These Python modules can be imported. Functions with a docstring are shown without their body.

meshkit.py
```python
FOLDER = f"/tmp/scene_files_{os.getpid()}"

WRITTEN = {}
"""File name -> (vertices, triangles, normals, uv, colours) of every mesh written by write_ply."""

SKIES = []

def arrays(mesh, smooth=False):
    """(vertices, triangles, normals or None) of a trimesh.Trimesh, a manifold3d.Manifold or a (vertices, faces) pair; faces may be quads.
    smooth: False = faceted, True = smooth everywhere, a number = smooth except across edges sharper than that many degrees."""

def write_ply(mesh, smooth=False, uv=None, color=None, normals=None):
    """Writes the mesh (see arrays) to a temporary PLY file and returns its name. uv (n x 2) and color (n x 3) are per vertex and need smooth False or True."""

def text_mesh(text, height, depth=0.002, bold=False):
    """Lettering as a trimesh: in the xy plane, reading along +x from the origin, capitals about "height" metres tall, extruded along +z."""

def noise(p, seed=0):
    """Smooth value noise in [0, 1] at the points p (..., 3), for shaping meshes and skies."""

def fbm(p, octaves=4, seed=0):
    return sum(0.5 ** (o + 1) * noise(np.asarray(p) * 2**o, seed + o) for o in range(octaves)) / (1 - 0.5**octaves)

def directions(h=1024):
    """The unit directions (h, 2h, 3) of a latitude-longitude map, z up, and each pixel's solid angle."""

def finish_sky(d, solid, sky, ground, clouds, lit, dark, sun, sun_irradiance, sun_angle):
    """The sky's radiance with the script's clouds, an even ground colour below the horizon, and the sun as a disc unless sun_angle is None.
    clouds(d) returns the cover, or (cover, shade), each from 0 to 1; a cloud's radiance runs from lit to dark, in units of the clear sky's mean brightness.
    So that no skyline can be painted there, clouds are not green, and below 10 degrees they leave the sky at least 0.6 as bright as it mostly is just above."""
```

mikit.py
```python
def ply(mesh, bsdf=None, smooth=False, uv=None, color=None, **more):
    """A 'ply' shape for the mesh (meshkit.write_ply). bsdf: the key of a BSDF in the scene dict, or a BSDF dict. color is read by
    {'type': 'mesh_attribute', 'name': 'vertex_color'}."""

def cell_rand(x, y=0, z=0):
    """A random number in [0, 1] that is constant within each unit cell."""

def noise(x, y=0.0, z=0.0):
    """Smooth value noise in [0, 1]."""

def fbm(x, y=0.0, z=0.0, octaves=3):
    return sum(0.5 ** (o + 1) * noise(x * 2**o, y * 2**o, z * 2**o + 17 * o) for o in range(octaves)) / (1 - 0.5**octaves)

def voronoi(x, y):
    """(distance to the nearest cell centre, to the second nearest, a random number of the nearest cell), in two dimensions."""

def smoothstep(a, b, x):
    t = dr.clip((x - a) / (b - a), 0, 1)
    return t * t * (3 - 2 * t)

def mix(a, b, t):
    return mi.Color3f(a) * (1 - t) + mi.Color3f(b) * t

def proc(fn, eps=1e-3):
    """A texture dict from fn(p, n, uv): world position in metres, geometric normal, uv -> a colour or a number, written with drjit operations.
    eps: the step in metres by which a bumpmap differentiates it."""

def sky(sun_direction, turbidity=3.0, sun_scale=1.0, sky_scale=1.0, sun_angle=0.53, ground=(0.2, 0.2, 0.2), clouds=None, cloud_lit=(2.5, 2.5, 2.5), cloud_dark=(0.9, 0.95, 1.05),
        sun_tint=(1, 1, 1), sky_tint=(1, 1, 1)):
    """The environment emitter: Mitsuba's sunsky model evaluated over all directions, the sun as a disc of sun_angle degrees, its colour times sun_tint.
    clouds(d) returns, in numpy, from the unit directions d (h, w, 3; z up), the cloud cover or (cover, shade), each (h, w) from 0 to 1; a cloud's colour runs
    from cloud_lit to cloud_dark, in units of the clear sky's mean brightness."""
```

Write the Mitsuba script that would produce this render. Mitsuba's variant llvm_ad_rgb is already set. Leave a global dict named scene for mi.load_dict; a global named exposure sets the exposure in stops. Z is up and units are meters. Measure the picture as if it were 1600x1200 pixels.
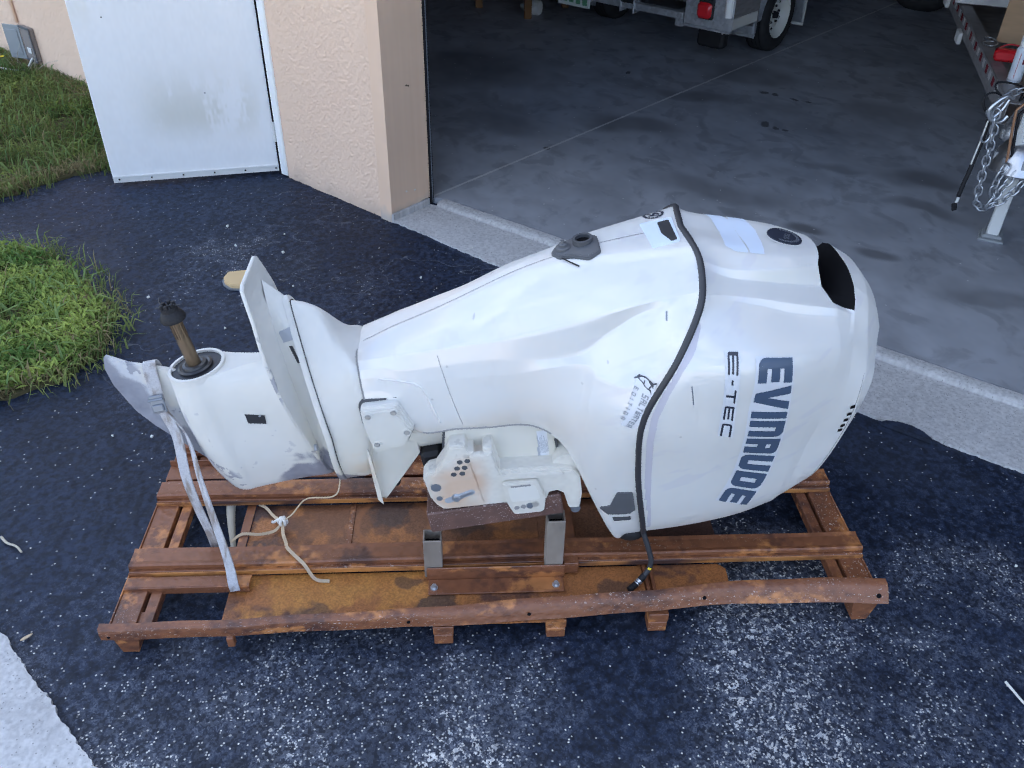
import math, random
import numpy as np, trimesh, mitsuba as mi, drjit as dr, mikit, meshkit
import manifold3d as m3
import shapely
from shapely.geometry import Polygon, LineString
from scipy.interpolate import LinearNDInterpolator
from mikit import noise, fbm, voronoi, smoothstep, mix, proc, cell_rand

T = mi.ScalarTransform4f
rng = np.random.default_rng(7)
scene, labels = {}, {}

# ------------------------------------------------------------------ camera, sky, exposure
CAM, FWD, UP = [-.078, -1.698, 1.85], np.array([.048, .804, -.592]), [.016, .592, .806]
scene['camera'] = {'type': 'perspective', 'fov': 61.13, 'fov_axis': 'x', 'near_clip': .05, 'far_clip': 2000.,
                   'to_world': T().look_at(origin=CAM, target=(np.array(CAM) + FWD).tolist(), up=UP)}
A2, B2 = np.array([.732, -.681, 0]), np.array([.681, .732, 0])      # along the house wall (to the right), into the house
SUN = B2 * math.cos(math.radians(38)) + np.array([0, 0, math.sin(math.radians(38))])
def cumulus(d):
    q = d * np.array([2.6, 2.6, 4.2]) + 5.3
    f = meshkit.fbm(q, 5, 3); g = meshkit.fbm(q * 2.1 + 9, 4, 8)
    c = np.clip((f - .43) / .16, 0, 1); return c * c * (3 - 2 * c), np.clip((g - .42) * 2.2, 0, 1) * .7
scene['sky'] = mikit.sky(SUN.tolist(), turbidity=3, sky_tint=(.84, .94, 1.12), clouds=cumulus, cloud_lit=(2.25, 2.50, 2.92), cloud_dark=(1.0, 1.17, 1.5))
exposure = 3.6

# ------------------------------------------------------------------ helpers
def key_for(name):
    if name not in scene and not any(k.startswith(name + '__') for k in scene) and name not in labels:
        return name
    i = 1
    while True:
        k = '%s_%03d' % (name, i)
        if k not in scene and not any(q.startswith(k + '__') for q in scene) and k not in labels:
            return k
        i += 1

def put(name, mesh, bsdf, parent=None, smooth=False, label=None, cat=None, group=None, kind=None, **more):
    key = key_for((parent + '__' if parent else '') + name)
    scene[key] = mikit.ply(mesh, bsdf, smooth=smooth, **more)
    d = {k: v for k, v in (('label', label), ('category', cat), ('group', group), ('kind', kind)) if v}
    if d: labels[key] = d
    return key

def thing(name, label, cat, group=None):
    key = key_for(name)
    labels[key] = {'label': label, 'category': cat}
    if group: labels[key]['group'] = group
    return key

cat_ = trimesh.util.concatenate

def box(x0, x1, y0, y1, z0, z1, c=0.0):
    """box, with chamfered edges when c > 0"""
    lo, hi = np.array([x0, y0, z0], float), np.array([x1, y1, z1], float)
    if c <= 0:
        m = trimesh.creation.box(hi - lo); m.apply_translation((lo + hi) / 2); return m
    c = min(c, .45 * (hi - lo).min())
    pts = []
    for sx in (0, 1):
        for sy in (0, 1):
            for sz in (0, 1):
                for k in range(3):
                    p = np.where([sx, sy, sz], hi, lo).astype(float)
                    for j in range(3):
                        if j != k: p[j] += -c if [sx, sy, sz][j] else c
                    pts.append(p)
    return trimesh.convex.convex_hull(np.array(pts))

def moved(m, M):
    m = m.copy(); m.apply_transform(M); return m

def frame(o, x, y, z):
    M = np.eye(4); M[:3, 0], M[:3, 1], M[:3, 2], M[:3, 3] = x, y, z, o; return M

def tube(pts, r, n=10, cap=True):
    """round tube through points; r one radius or one per point"""
    P = np.asarray(pts, float); m = len(P); r = np.broadcast_to(np.asarray(r, float), m)
    tan = np.gradient(P, axis=0); tan /= np.linalg.norm(tan, axis=1, keepdims=True) + 1e-12
    a = np.cross(tan[0], [0, 0, 1.] if abs(tan[0][2]) < .9 else [1., 0, 0]); a /= np.linalg.norm(a)
    V = []
    for i in range(m):
        a = a - tan[i] * (a @ tan[i]); a /= np.linalg.norm(a); b = np.cross(tan[i], a)
        th = np.arange(n) * 2 * np.pi / n
        V.append(P[i] + r[i] * (np.cos(th)[:, None] * a + np.sin(th)[:, None] * b))
    V = np.vstack(V); F = []
    for i in range(m - 1):
        for j in range(n):
            q = [i * n + j, i * n + (j + 1) % n, (i + 1) * n + (j + 1) % n, (i + 1) * n + j]
            F += [[q[0], q[1], q[2]], [q[0], q[2], q[3]]]
    if cap:
        V = np.vstack([V, P[0], P[-1]]); c0, c1 = len(V) - 2, len(V) - 1
        for j in range(n):
            F += [[c0, (j + 1) % n, j], [c1, (m - 1) * n + j, (m - 1) * n + (j + 1) % n]]
    return trimesh.Trimesh(V, F, process=False)

def smooth_path(pts, n=40):
    P = np.asarray(pts, float); t = np.r_[0, np.cumsum(np.linalg.norm(np.diff(P, axis=0), axis=1) ** .5 + 1e-9)]
    return hermite(P[:, None], t, np.linspace(0, t[-1], n))[:, 0]

def hermite(P, t, q, sharp=(), closed=False):
    """non-uniform Catmull-Rom through P (n, m, d) at parameters t, evaluated at q; one-sided slopes at the sharp indices"""
    n = len(P); d = np.diff(P, axis=0) / np.diff(t)[:, None, None]
    L, Rr = np.empty_like(P), np.empty_like(P)
    for i in range(n):
        if i == 0: l = r = d[0]
        elif i == n - 1: l = r = d[-1]
        elif i in sharp: l, r = d[i - 1], d[i]
        else:
            h0, h1 = t[i] - t[i - 1], t[i + 1] - t[i]
            l = r = (d[i - 1] * h1 + d[i] * h0) / (h0 + h1)
        L[i], Rr[i] = l, r
    if closed:
        h0, h1 = t[-1] - t[-2], t[1] - t[0]
        mm = (d[-1] * h1 + d[0] * h0) / (h0 + h1); L[0] = Rr[0] = L[-1] = Rr[-1] = mm
    k = np.clip(np.searchsorted(t, q, side='right') - 1, 0, n - 2)
    h = (t[k + 1] - t[k]); s = (q - t[k]) / h; h = h[:, None, None]; s = s[:, None, None]
    return ((2 * s**3 - 3 * s**2 + 1) * P[k] + (s**3 - 2 * s**2 + s) * h * Rr[k] + (-2 * s**3 + 3 * s**2) * P[k + 1] + (s**3 - s**2) * h * L[k + 1])

def mean_param(P):
    return np.r_[0, np.cumsum(np.maximum(np.linalg.norm(np.diff(P, axis=0), axis=2).mean(1), 1e-4) ** .7)]

def sub_param(t, k):
    return np.concatenate([np.linspace(t[i], t[i + 1], k, endpoint=False) for i in range(len(t) - 1)] + [[t[-1]]])

def loft(net, sub_s=6, sub_c=6, sharp_s=(), sharp_c=()):
    """net (stations, curves, 3) of the near half from the aft crown (w = 0) to the front centre (w = 0), mirrored to a ring;
    returns grid (S, C, 3) of the whole ring (last column = first), per-cell station and curve index"""
    net = np.asarray(net, float); nc = net.shape[1]
    mir = net[:, 1:-1][:, ::-1] * [1, 1, -1]
    ring = np.concatenate([net, mir, net[:, :1]], 1)
    sc = set(sharp_c) | {2 * (nc - 1) - c for c in sharp_c}
    t = mean_param(ring); G = hermite(ring, t, sub_param(t, sub_s), sharp_s)
    Gc = G.transpose(1, 0, 2); tc = mean_param(Gc); G = hermite(Gc, tc, sub_param(tc, sub_c), sc, closed=True).transpose(1, 0, 2)
    return G

def grid_mesh(G, cell=None, closed=True):
    S, C = G.shape[:2]
    idx = np.arange(S * C).reshape(S, C)
    q = np.stack([idx[:-1, :-1], idx[:-1, 1:], idx[1:, 1:], idx[1:, :-1]], -1)
    if cell is not None: q = q[cell]
    q = q.reshape(-1, 4)
    F = np.vstack([q[:, [0, 1, 2]], q[:, [0, 2, 3]]])
    m = trimesh.Trimesh(G.reshape(-1, 3), F, process=False)
    m.merge_vertices(); m.update_faces(m.nondegenerate_faces()); m.remove_unreferenced_vertices()
    return m

def outward(m):
    """flip when the mesh is inside out"""
    if m.volume < 0: m.invert()
    return m

def prism(poly, z0, z1, bevel=0.0):
    """extruded polygon between z0 and z1, its top edge bevelled"""
    poly = poly if isinstance(poly, Polygon) else Polygon(poly)
    if not poly.is_valid: poly = poly.buffer(0)
    if bevel <= 0:
        m = trimesh.creation.extrude_polygon(poly, z1 - z0, engine='earcut'); m.apply_translation([0, 0, z0]); return m
    parts = [prism(poly, z0, z1 - bevel)]
    steps = 3
    cs = m3.CrossSection([np.array(shapely.geometry.polygon.orient(poly, 1.).exterior.coords)[:-1]])
    out = None
    man = []
    for k in range(steps + 1):
        a = k / steps * math.pi / 2
        ins = bevel * (1 - math.cos(a)); h = z1 - bevel + bevel * math.sin(a)
        c = cs.offset(-ins, m3.JoinType.Round, 2., 16) if ins > 0 else cs
        man.append((c, h))
    sol = m3.Manifold.extrude(man[0][0], man[0][1] - z0).translate([0, 0, z0])
    for (c, h) in man[1:]:
        sol = sol + m3.Manifold.extrude(c, h - z0).translate([0, 0, z0])
    mm = sol.to_mesh()
    return trimesh.Trimesh(mm.vert_properties[:, :3], mm.tri_verts, process=False)

def round_poly(pts, r):
    return Polygon(pts).buffer(-r, join_style=1).buffer(2 * r, join_style=1, quad_segs=5).buffer(-r, join_style=1, quad_segs=5)

def flat(poly, z):
    poly = poly if isinstance(poly, Polygon) else Polygon(poly)
    v, f = trimesh.creation.triangulate_polygon(poly, engine='earcut')
    m = trimesh.Trimesh(np.c_[v, np.full(len(v), z)], f, process=False)
    if m.face_normals[:, 2].mean() < 0: m.invert()
    return m

def ribbon(pts, width, side, thick=.0015):
    """webbing: a flat band along pts, width in the direction 'side' (one per point or one for all)"""
    P = np.asarray(pts, float); S = np.broadcast_to(np.asarray(side, float), P.shape)
    tan = np.gradient(P, axis=0); tan /= np.linalg.norm(tan, axis=1, keepdims=True)
    S = S - tan * (S * tan).sum(1, keepdims=True); S /= np.linalg.norm(S, axis=1, keepdims=True)
    N = np.cross(tan, S); w = np.broadcast_to(np.asarray(width, float), len(P))[:, None] / 2
    ring = np.stack([P - S * w - N * thick, P + S * w - N * thick, P + S * w + N * thick, P - S * w + N * thick], 1)
    V = ring.reshape(-1, 3); F = []
    for i in range(len(P) - 1):
        for j in range(4):
            a, b = i * 4 + j, i * 4 + (j + 1) % 4
            F += [[a, b, b + 4], [a, b + 4, a + 4]]
    e = (len(P) - 1) * 4
    F += [[0, 2, 1], [0, 3, 2], [e, e + 1, e + 2], [e, e + 2, e + 3]]
    return outward(trimesh.Trimesh(V, F, process=False))

def edge_noise(pts, amp, step, seed, freq=14):
    """a polyline cut into short steps with a ragged offset"""
    L = LineString(pts); n = max(2, int(L.length / step)); out = []
    for i in range(n + 1):
        p = L.interpolate(i / n, normalized=True); q = L.interpolate(min(1, i / n + .01), normalized=True); o = L.interpolate(max(0, i / n - .01), normalized=True)
        d = np.array([q.x - o.x, q.y - o.y]); d /= np.linalg.norm(d) + 1e-9
        k = (meshkit.fbm(np.array([p.x * freq, p.y * freq, seed]), 4, seed) - .5) * 2 * amp
        out.append((p.x - d[1] * k, p.y + d[0] * k))
    return out

# engine frame: u along the motor (leg to cowl top), v aft (up here), w to the camera's side
TE = math.radians(10); CT, ST = math.cos(TE), math.sin(TE)
ME = frame([0, 0, .6], [CT, 0, ST], [-ST, 0, CT], [0, -1, 0])
def W(u, v, w):
    return (ME @ np.array([u, v, w, 1.]))[:3]
def eng(m): return moved(m, ME)

def eng_uv(p):
    """engine u, v, w of a world point inside a texture"""
    x, z = p.x, p.z - .6
    return x * CT + z * ST, z * CT - x * ST, -p.y

# ------------------------------------------------------------------ materials
def P(base, rough=.5, metallic=0., spec=.5, **k):
    base = base if isinstance(base, dict) else {'type': 'rgb', 'value': list(base)}
    return {'type': 'twosided', 'bsdf': {'type': 'principled', 'base_color': base, 'roughness': rough, 'metallic': metallic, 'specular': spec, **k}}
def bump(b, fn, scale, eps=1e-3):
    return {'type': 'twosided', 'bsdf': {'type': 'bumpmap', 'tex': proc(fn, eps), 'scale': scale, 'bsdf': b['bsdf']}}

def asphalt_c(p, n, uv):
    x, y = p.x, p.y
    big = fbm(x * 1.6 + 3, y * 1.6, 1., 3)
    near = smoothstep(.3, -.8, y - .10 * x)
    # worn patches where pale stone shows through the sealer
    m = fbm(x * 2.6 + 7.3, y * 2.6 + 2.1, 5., 5) + .20 * near - .24 * smoothstep(-.35, .6, y) - .04 * smoothstep(.4, 1.6, x)
    patch = smoothstep(.46, .78, m)
    f1 = fbm(x * 150, y * 150, 2., 3); f2 = fbm(x * 330 + 9, y * 330, 7., 2)
    d1, d2, r1 = voronoi(x * 130, y * 130); e1, e2, r2 = voronoi(x * 60, y * 60)
    lim = mix(mi.Color3f(.80), mi.Color3f(.545), patch).x
    s1 = smoothstep(lim, lim + .10, fbm(x * 95 + 4, y * 95, 8., 3) * .5 + f1 * .25 + f2 * .25)
    s2 = smoothstep(.40, .20, d1) * smoothstep(.986 - .20 * patch, .994 - .19 * patch, r1)
    f0 = fbm(x * 62 + 3, y * 62, 4., 4); cl = fbm(x * 40, y * 40, 1., 3)
    grain = .55 + 1.0 * smoothstep(.28, .72, f0 * .6 + f1 * .4)
    s3 = smoothstep(.54, .72, f2 * .5 + f0 * .5) * smoothstep(.40, .70, m + .25)
    base = mi.Color3f(.0095, .0160, .0335) * (grain * (.8 + .45 * big))
    dust = smoothstep(.52, .8, fbm(x * 2.3 + 11, y * 2.3 + 5, 9., 4))
    base = mix(base, mi.Color3f(.11, .12, .145), dust * .10 + patch * (.12 + .5 * smoothstep(.4, .65, f1)) )
    ck = dr.abs(fbm(x * 3.1 + 2, y * 5. + 1, 3., 4) - .5)
    zone = smoothstep(.45, .7, fbm(x * 1.1 + 4, y * 1.1 + 8, 0., 2)) * smoothstep(.7, 1.2, y)
    base = mix(base, mi.Color3f(.15, .16, .18), smoothstep(.005, .001, ck) * zone * .6)
    tone = mix(mi.Color3f(.30, .32, .35), mi.Color3f(.72, .70, .66), r1)
    base = mix(base, mi.Color3f(.15, .165, .20), s3 * (.22 + .5 * patch))
    tone = tone * (.55 + .6 * cl)
    return mix(base, tone, dr.minimum(1, dr.maximum(s1 * (.40 + .55 * patch) * smoothstep(.30, .5, cl + .25 * patch), s2 * (.45 + .5 * r2))))
scene['asphalt_mat'] = P(proc(asphalt_c), .6, spec=.3)

def concrete_c(p, n, uv):
    x, y = p.x, p.y
    f = fbm(x * 5, y * 5, 0., 4); g = fbm(x * 110, y * 110, 0., 3); d, e, r = voronoi(x * 120, y * 120)
    c = mix(mi.Color3f(.37, .365, .36), mi.Color3f(.50, .495, .485), f) * (.72 + .5 * g)
    c = mix(c, mi.Color3f(.12, .115, .11), smoothstep(.3, .15, d) * smoothstep(.86, .95, r) * .6)
    return mix(c, mi.Color3f(.2, .18, .15), smoothstep(.58, .78, fbm(x * 2.2 + 5, y * 2.2 + 1, 4., 4)) * .4)
scene['concrete_mat'] = bump(P(proc(concrete_c), .8, spec=.3), lambda p, n, uv: fbm(p.x * 90, p.y * 90, p.z * 90, 3), .003)

STAINS = [(.95, 3.35, .30, .16, .50), (1.55, 2.00, .12, .06, .7), (2.35, 2.55, .22, .12, .55), (1.95, 2.75, .10, .06, .4), (1.40, 3.9, .28, .12, .45),
          (1.72, 1.72, .08, .05, .6), (2.55, 3.6, .25, .2, .35), (.2, 3.4, .3, .2, .35), (.0, 4.6, .5, .4, .45), (1.2, 2.45, .35, .12, .4), (2.2, 2.2, .2, .06, .45), (1.9, 4.4, .3, .2, .4), (2.1, 1.35, .2, .08, .4)]
def floor_c(p, n, uv):
    x, y = p.x, p.y
    wx = x + .25 * (fbm(x * 3, y * 3, 2., 3) - .5); wy = y + .25 * (fbm(x * 3 + 9, y * 3, 6., 3) - .5)
    f = fbm(x * 1.7, y * 1.7, 0., 4); g = fbm(x * 9 + 2, y * 6, 1., 4)
    c = mix(mi.Color3f(.26, .272, .295), mi.Color3f(.36, .375, .40), f) * (.82 + .36 * g)
    s = mi.Float(0)
    for (a, b, rx, ry, k) in STAINS:
        # stains run along the house front
        du, dv = (wx - a) * .9 - (wy - b) * .43, (wx - a) * .43 + (wy - b) * .9
        s = dr.maximum(s, k * smoothstep(1.5, .5, dr.sqrt(dr.square(du / rx) + dr.square(dv / ry))))
    streak = smoothstep(.5, .8, fbm((x * .732 - y * .681) * 2.6 + .6 * f, (x * .681 + y * .732) * 4.4 + .8 * g, 3., 5))
    fine = smoothstep(.48, .75, fbm(wx * 13, wy * 9, 5., 5)); s = dr.maximum(s, dr.maximum(streak * .20, fine * .26))
    dots = mi.Float(0)
    for (a, b) in ((1.93, 3.98), (1.99, 3.93), (2.06, 3.86), (2.15, 3.82), (1.74, 3.42), (1.80, 3.37), (1.86, 3.33), (.35, 3.0), (1.1, 4.4)):
        dots = dr.maximum(dots, smoothstep(.030, .018, dr.sqrt(dr.square(wx - a) + dr.square(wy - b) * .7)))
    s = dr.maximum(s, dots * .75)
    c = mix(c, mi.Color3f(.055, .053, .055), s)
    j = dr.abs((x + .145) * .712 - (y - 2.488) * .702)          # pale dust in the saw-cut joint
    c = mix(c, mi.Color3f(.55, .54, .52), smoothstep(.011, .004, j) * (.35 + .6 * g))
    d, e, r = voronoi(x * 26, y * 26)
    return mix(c, mi.Color3f(.6, .6, .58), smoothstep(.12, .05, d) * smoothstep(.975, .985, r))
scene['garage_floor_mat'] = bump(P(proc(floor_c), .45, spec=.3), lambda p, n, uv: fbm(p.x * 40, p.y * 40, 0., 3), .0016)

def stucco_c(p, n, uv):
    s = p.x * .732 - p.y * .681
    f = fbm(s * 1.5, p.z * 1.5, 1., 3)
    c = mix(mi.Color3f(.66, .475, .345), mi.Color3f(.715, .525, .385), f)
    low = smoothstep(.12, .0, p.z + .05 * noise(s * 20, 1.))
    return mix(c, mi.Color3f(.42, .33, .26), low * .5)
scene['stucco_mat'] = P(proc(stucco_c), .8, spec=.25)
def trim_c(p, n, uv):
    f = fbm(p.x * 30 + p.y * 30, p.z * 2, 1., 3)
    c = mix(mi.Color3f(.65, .455, .32), mi.Color3f(.70, .50, .355), f)
    return mix(c, mi.Color3f(.42, .38, .33), smoothstep(.10, .02, p.z + .04 * noise(p.x * 40, p.y * 40, p.z * 30)) * .8)
scene['trim_mat'] = P(proc(trim_c), .6, spec=.35)
def door_c(p, n, uv):
    s = (p.x + 1.042) * -.982 - (p.y - 2.747) * .188; z = p.z
    st = fbm(s * 16, z * 4., 1., 5) * .6 + fbm(s * 5, z * 3, 3., 3) * .4; fine = noise(s * 90, z * 40)
    c = mi.Color3f(.74, .74, .72) * (.97 + .04 * fine)
    dirt = smoothstep(.16, .36, z) * smoothstep(.66, .3, z) * smoothstep(.0, .2, s) * smoothstep(.74, .5, s)
    c = mix(c, mi.Color3f(.40, .39, .29), dirt * smoothstep(.36, .62, st + .2 * fine) * .45)
    yel = smoothstep(.62, .84, s) * smoothstep(.72, .95, z)
    c = mix(c, mi.Color3f(.62, .58, .44), yel * smoothstep(.3, .6, st) * .5)
    d, e, r = voronoi(s * 14, z * 14)
    return mix(c, mi.Color3f(.12, .12, .12), smoothstep(.07, .04, d) * smoothstep(.985, .99, r))
scene['door_mat'] = P(proc(door_c), .42, spec=.45)

def cowl_c(p, n, uv):
    u, v, w = eng_uv(p)
    f = fbm(u * 6, v * 6, w * 6, 4); g = fbm(u * 28 + 3, v * 9, w * 20, 3)
    c = mi.Color3f(.575, .57, .54) * (.985 + .03 * f)
    grime = smoothstep(.52, .78, fbm(u * 4 + 1.7, v * 7, w * 5, 4)) * smoothstep(.45, .0, u)
    c = mix(c, mi.Color3f(.66, .58, .50), grime * .45)
    c = mix(c, mi.Color3f(.50, .47, .44), smoothstep(.66, .8, g) * .22 * smoothstep(.5, .1, u))
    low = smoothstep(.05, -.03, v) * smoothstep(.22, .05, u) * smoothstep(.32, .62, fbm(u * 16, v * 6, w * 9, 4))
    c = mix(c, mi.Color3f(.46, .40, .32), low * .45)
    joint = smoothstep(.035, .0, dr.abs(u + .300)) * smoothstep(.35, .65, fbm(u * 30, v * 14, w * 14, 3))
    c = mix(c, mi.Color3f(.48, .41, .31), joint * .35)
    scuff = smoothstep(.60, .72, fbm(u * 9 + v * 6, v * 30 - u * 12, w * 8, 4)) * smoothstep(.1, .3, u)
    c = mix(c, mi.Color3f(.47, .465, .51), scuff * .30)
    d, e, r = voronoi(u * 13 + w * 5, v * 13 + w * 3)
    return mix(c, mi.Color3f(.30, .29, .27), smoothstep(.05, .025, d) * smoothstep(.93, .96, r) * .5)
scene['cowl_mat'] = P(proc(cowl_c), .18, spec=.7, clearcoat=1., clearcoat_gloss=.97)

def leg_c(p, n, uv):
    u, v, w = eng_uv(p)
    f = fbm(u * 12, v * 12, w * 12, 4); g = fbm(u * 38 + 2, v * 38, w * 38, 4)
    c = mix(mi.Color3f(.535, .525, .475), mi.Color3f(.60, .59, .555), f)
    stain = smoothstep(.5, .75, fbm(u * 5 + 3, v * 16, w * 8, 4)) * smoothstep(.06, .0, dr.abs(u + .36))
    c = mix(c, mi.Color3f(.60, .49, .36), stain * .5)
    # bare metal where the paint has gone: the skeg's leading edge, the front of the strut under the plates
    lead = u - (-.904 + (.19 - v) * .46)
    skeg = smoothstep(.014, -.010, lead - .034 - .07 * (f - .5) - .05 * (g - .5)) * smoothstep(-.70, -.74, u)
    chip = smoothstep(.055, .04, dr.abs(u + .492 + .14 * (f - .5)) - .05 * smoothstep(-.09, -.17, v)) * smoothstep(-.06, -.11, v + .12 * (g - .5)) * smoothstep(-.62, -.58, u)
    chip2 = smoothstep(.71, .73, g) * smoothstep(.66, .5, dr.abs(u + .66) * 4) * .6
    thin = smoothstep(.03, -.02, lead - .070 - .12 * (g - .5)) * smoothstep(-.72, -.76, u)
    c = mix(c, mi.Color3f(.42, .44, .48), thin * .8)
    chip3 = smoothstep(.55, .58, g) * smoothstep(.022, .008, dr.abs(u + .735 + .45 * (v + .03)))
    rim = smoothstep(.5, .56, g) * smoothstep(.010, .004, dr.abs(dr.abs(w) - .152 + .9 * dr.maximum(0, .12 - v) * .35)) * smoothstep(.012, .006, dr.abs(u + .478)) * smoothstep(.44, .3, v)
    bare = dr.minimum(1, dr.maximum(dr.maximum(skeg, chip), dr.maximum(dr.maximum(chip2 * .5, chip3 * .8), rim * .7)))
    c = mix(c, mix(mi.Color3f(.15, .155, .185), mi.Color3f(.29, .30, .335), g), bare)
    warm = smoothstep(-.5, -.42, u) * smoothstep(.12, -.1, v)
    return c * mix(mi.Color3f(1.), mi.Color3f(.98, .955, .88), warm * .8)
scene['leg_mat'] = P(proc(leg_c), .38, spec=.45, clearcoat=.3, clearcoat_gloss=.85)

def clamp_c(p, n, uv):
    u, v, w = eng_uv(p)
    f = fbm(u * 16, v * 16, w * 16, 4); g = noise(u * 120, v * 120, w * 120)
    c = mix(mi.Color3f(.53, .50, .43), mi.Color3f(.62, .60, .54), f) * (.95 + .08 * g)
    k = smoothstep(.05, .0, dr.abs(u + .14) - .045) * smoothstep(-.05, -.11, v)
    c = mix(c, mi.Color3f(.50, .29, .16), k * smoothstep(.22, .58, fbm(u * 9 + 4, v * 13, 1., 3)) * .62)
    return mix(c, mi.Color3f(.30, .29, .25), smoothstep(.58, .75, fbm(u * 60, v * 60, w * 60, 3)) * .35 * smoothstep(-.15, -.09, v))
scene['clamp_mat'] = P(proc(clamp_c), .5, spec=.4)

def rust_c(p, n, uv):
    x, y, z = p.x, p.y, p.z
    f = fbm(x * 8 + 2, y * 8, z * 8, 5); g = fbm(x * 60, y * 60, z * 60, 4); h = noise(x * 260, y * 260, z * 260)
    dark, mid, org = mi.Color3f(.085, .036, .024), mi.Color3f(.205, .076, .033), mi.Color3f(.44, .175, .055)
    c = mix(dark, mid, smoothstep(.20, .52, f + .35 * (g - .5)))
    c = mix(c, org, smoothstep(.57, .74, fbm(x * 9 + 9, y * 11 + 3, z * 22, 4) + .35 * (g - .5)) * .9)
    fleck = smoothstep(.66, .84, fbm(x * 260, y * 260, z * 260, 2)) * smoothstep(.42, .7, fbm(x * 3 + 1, y * 6, z * 20, 3))
    return mix(c * (.75 + .5 * g), mi.Color3f(.60, .50, .42), fleck * .7)
scene['rust_mat'] = bump(P(proc(rust_c), .45, spec=.6), lambda p, n, uv: fbm(p.x * 110, p.y * 110, p.z * 110, 3), .0022)

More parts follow.
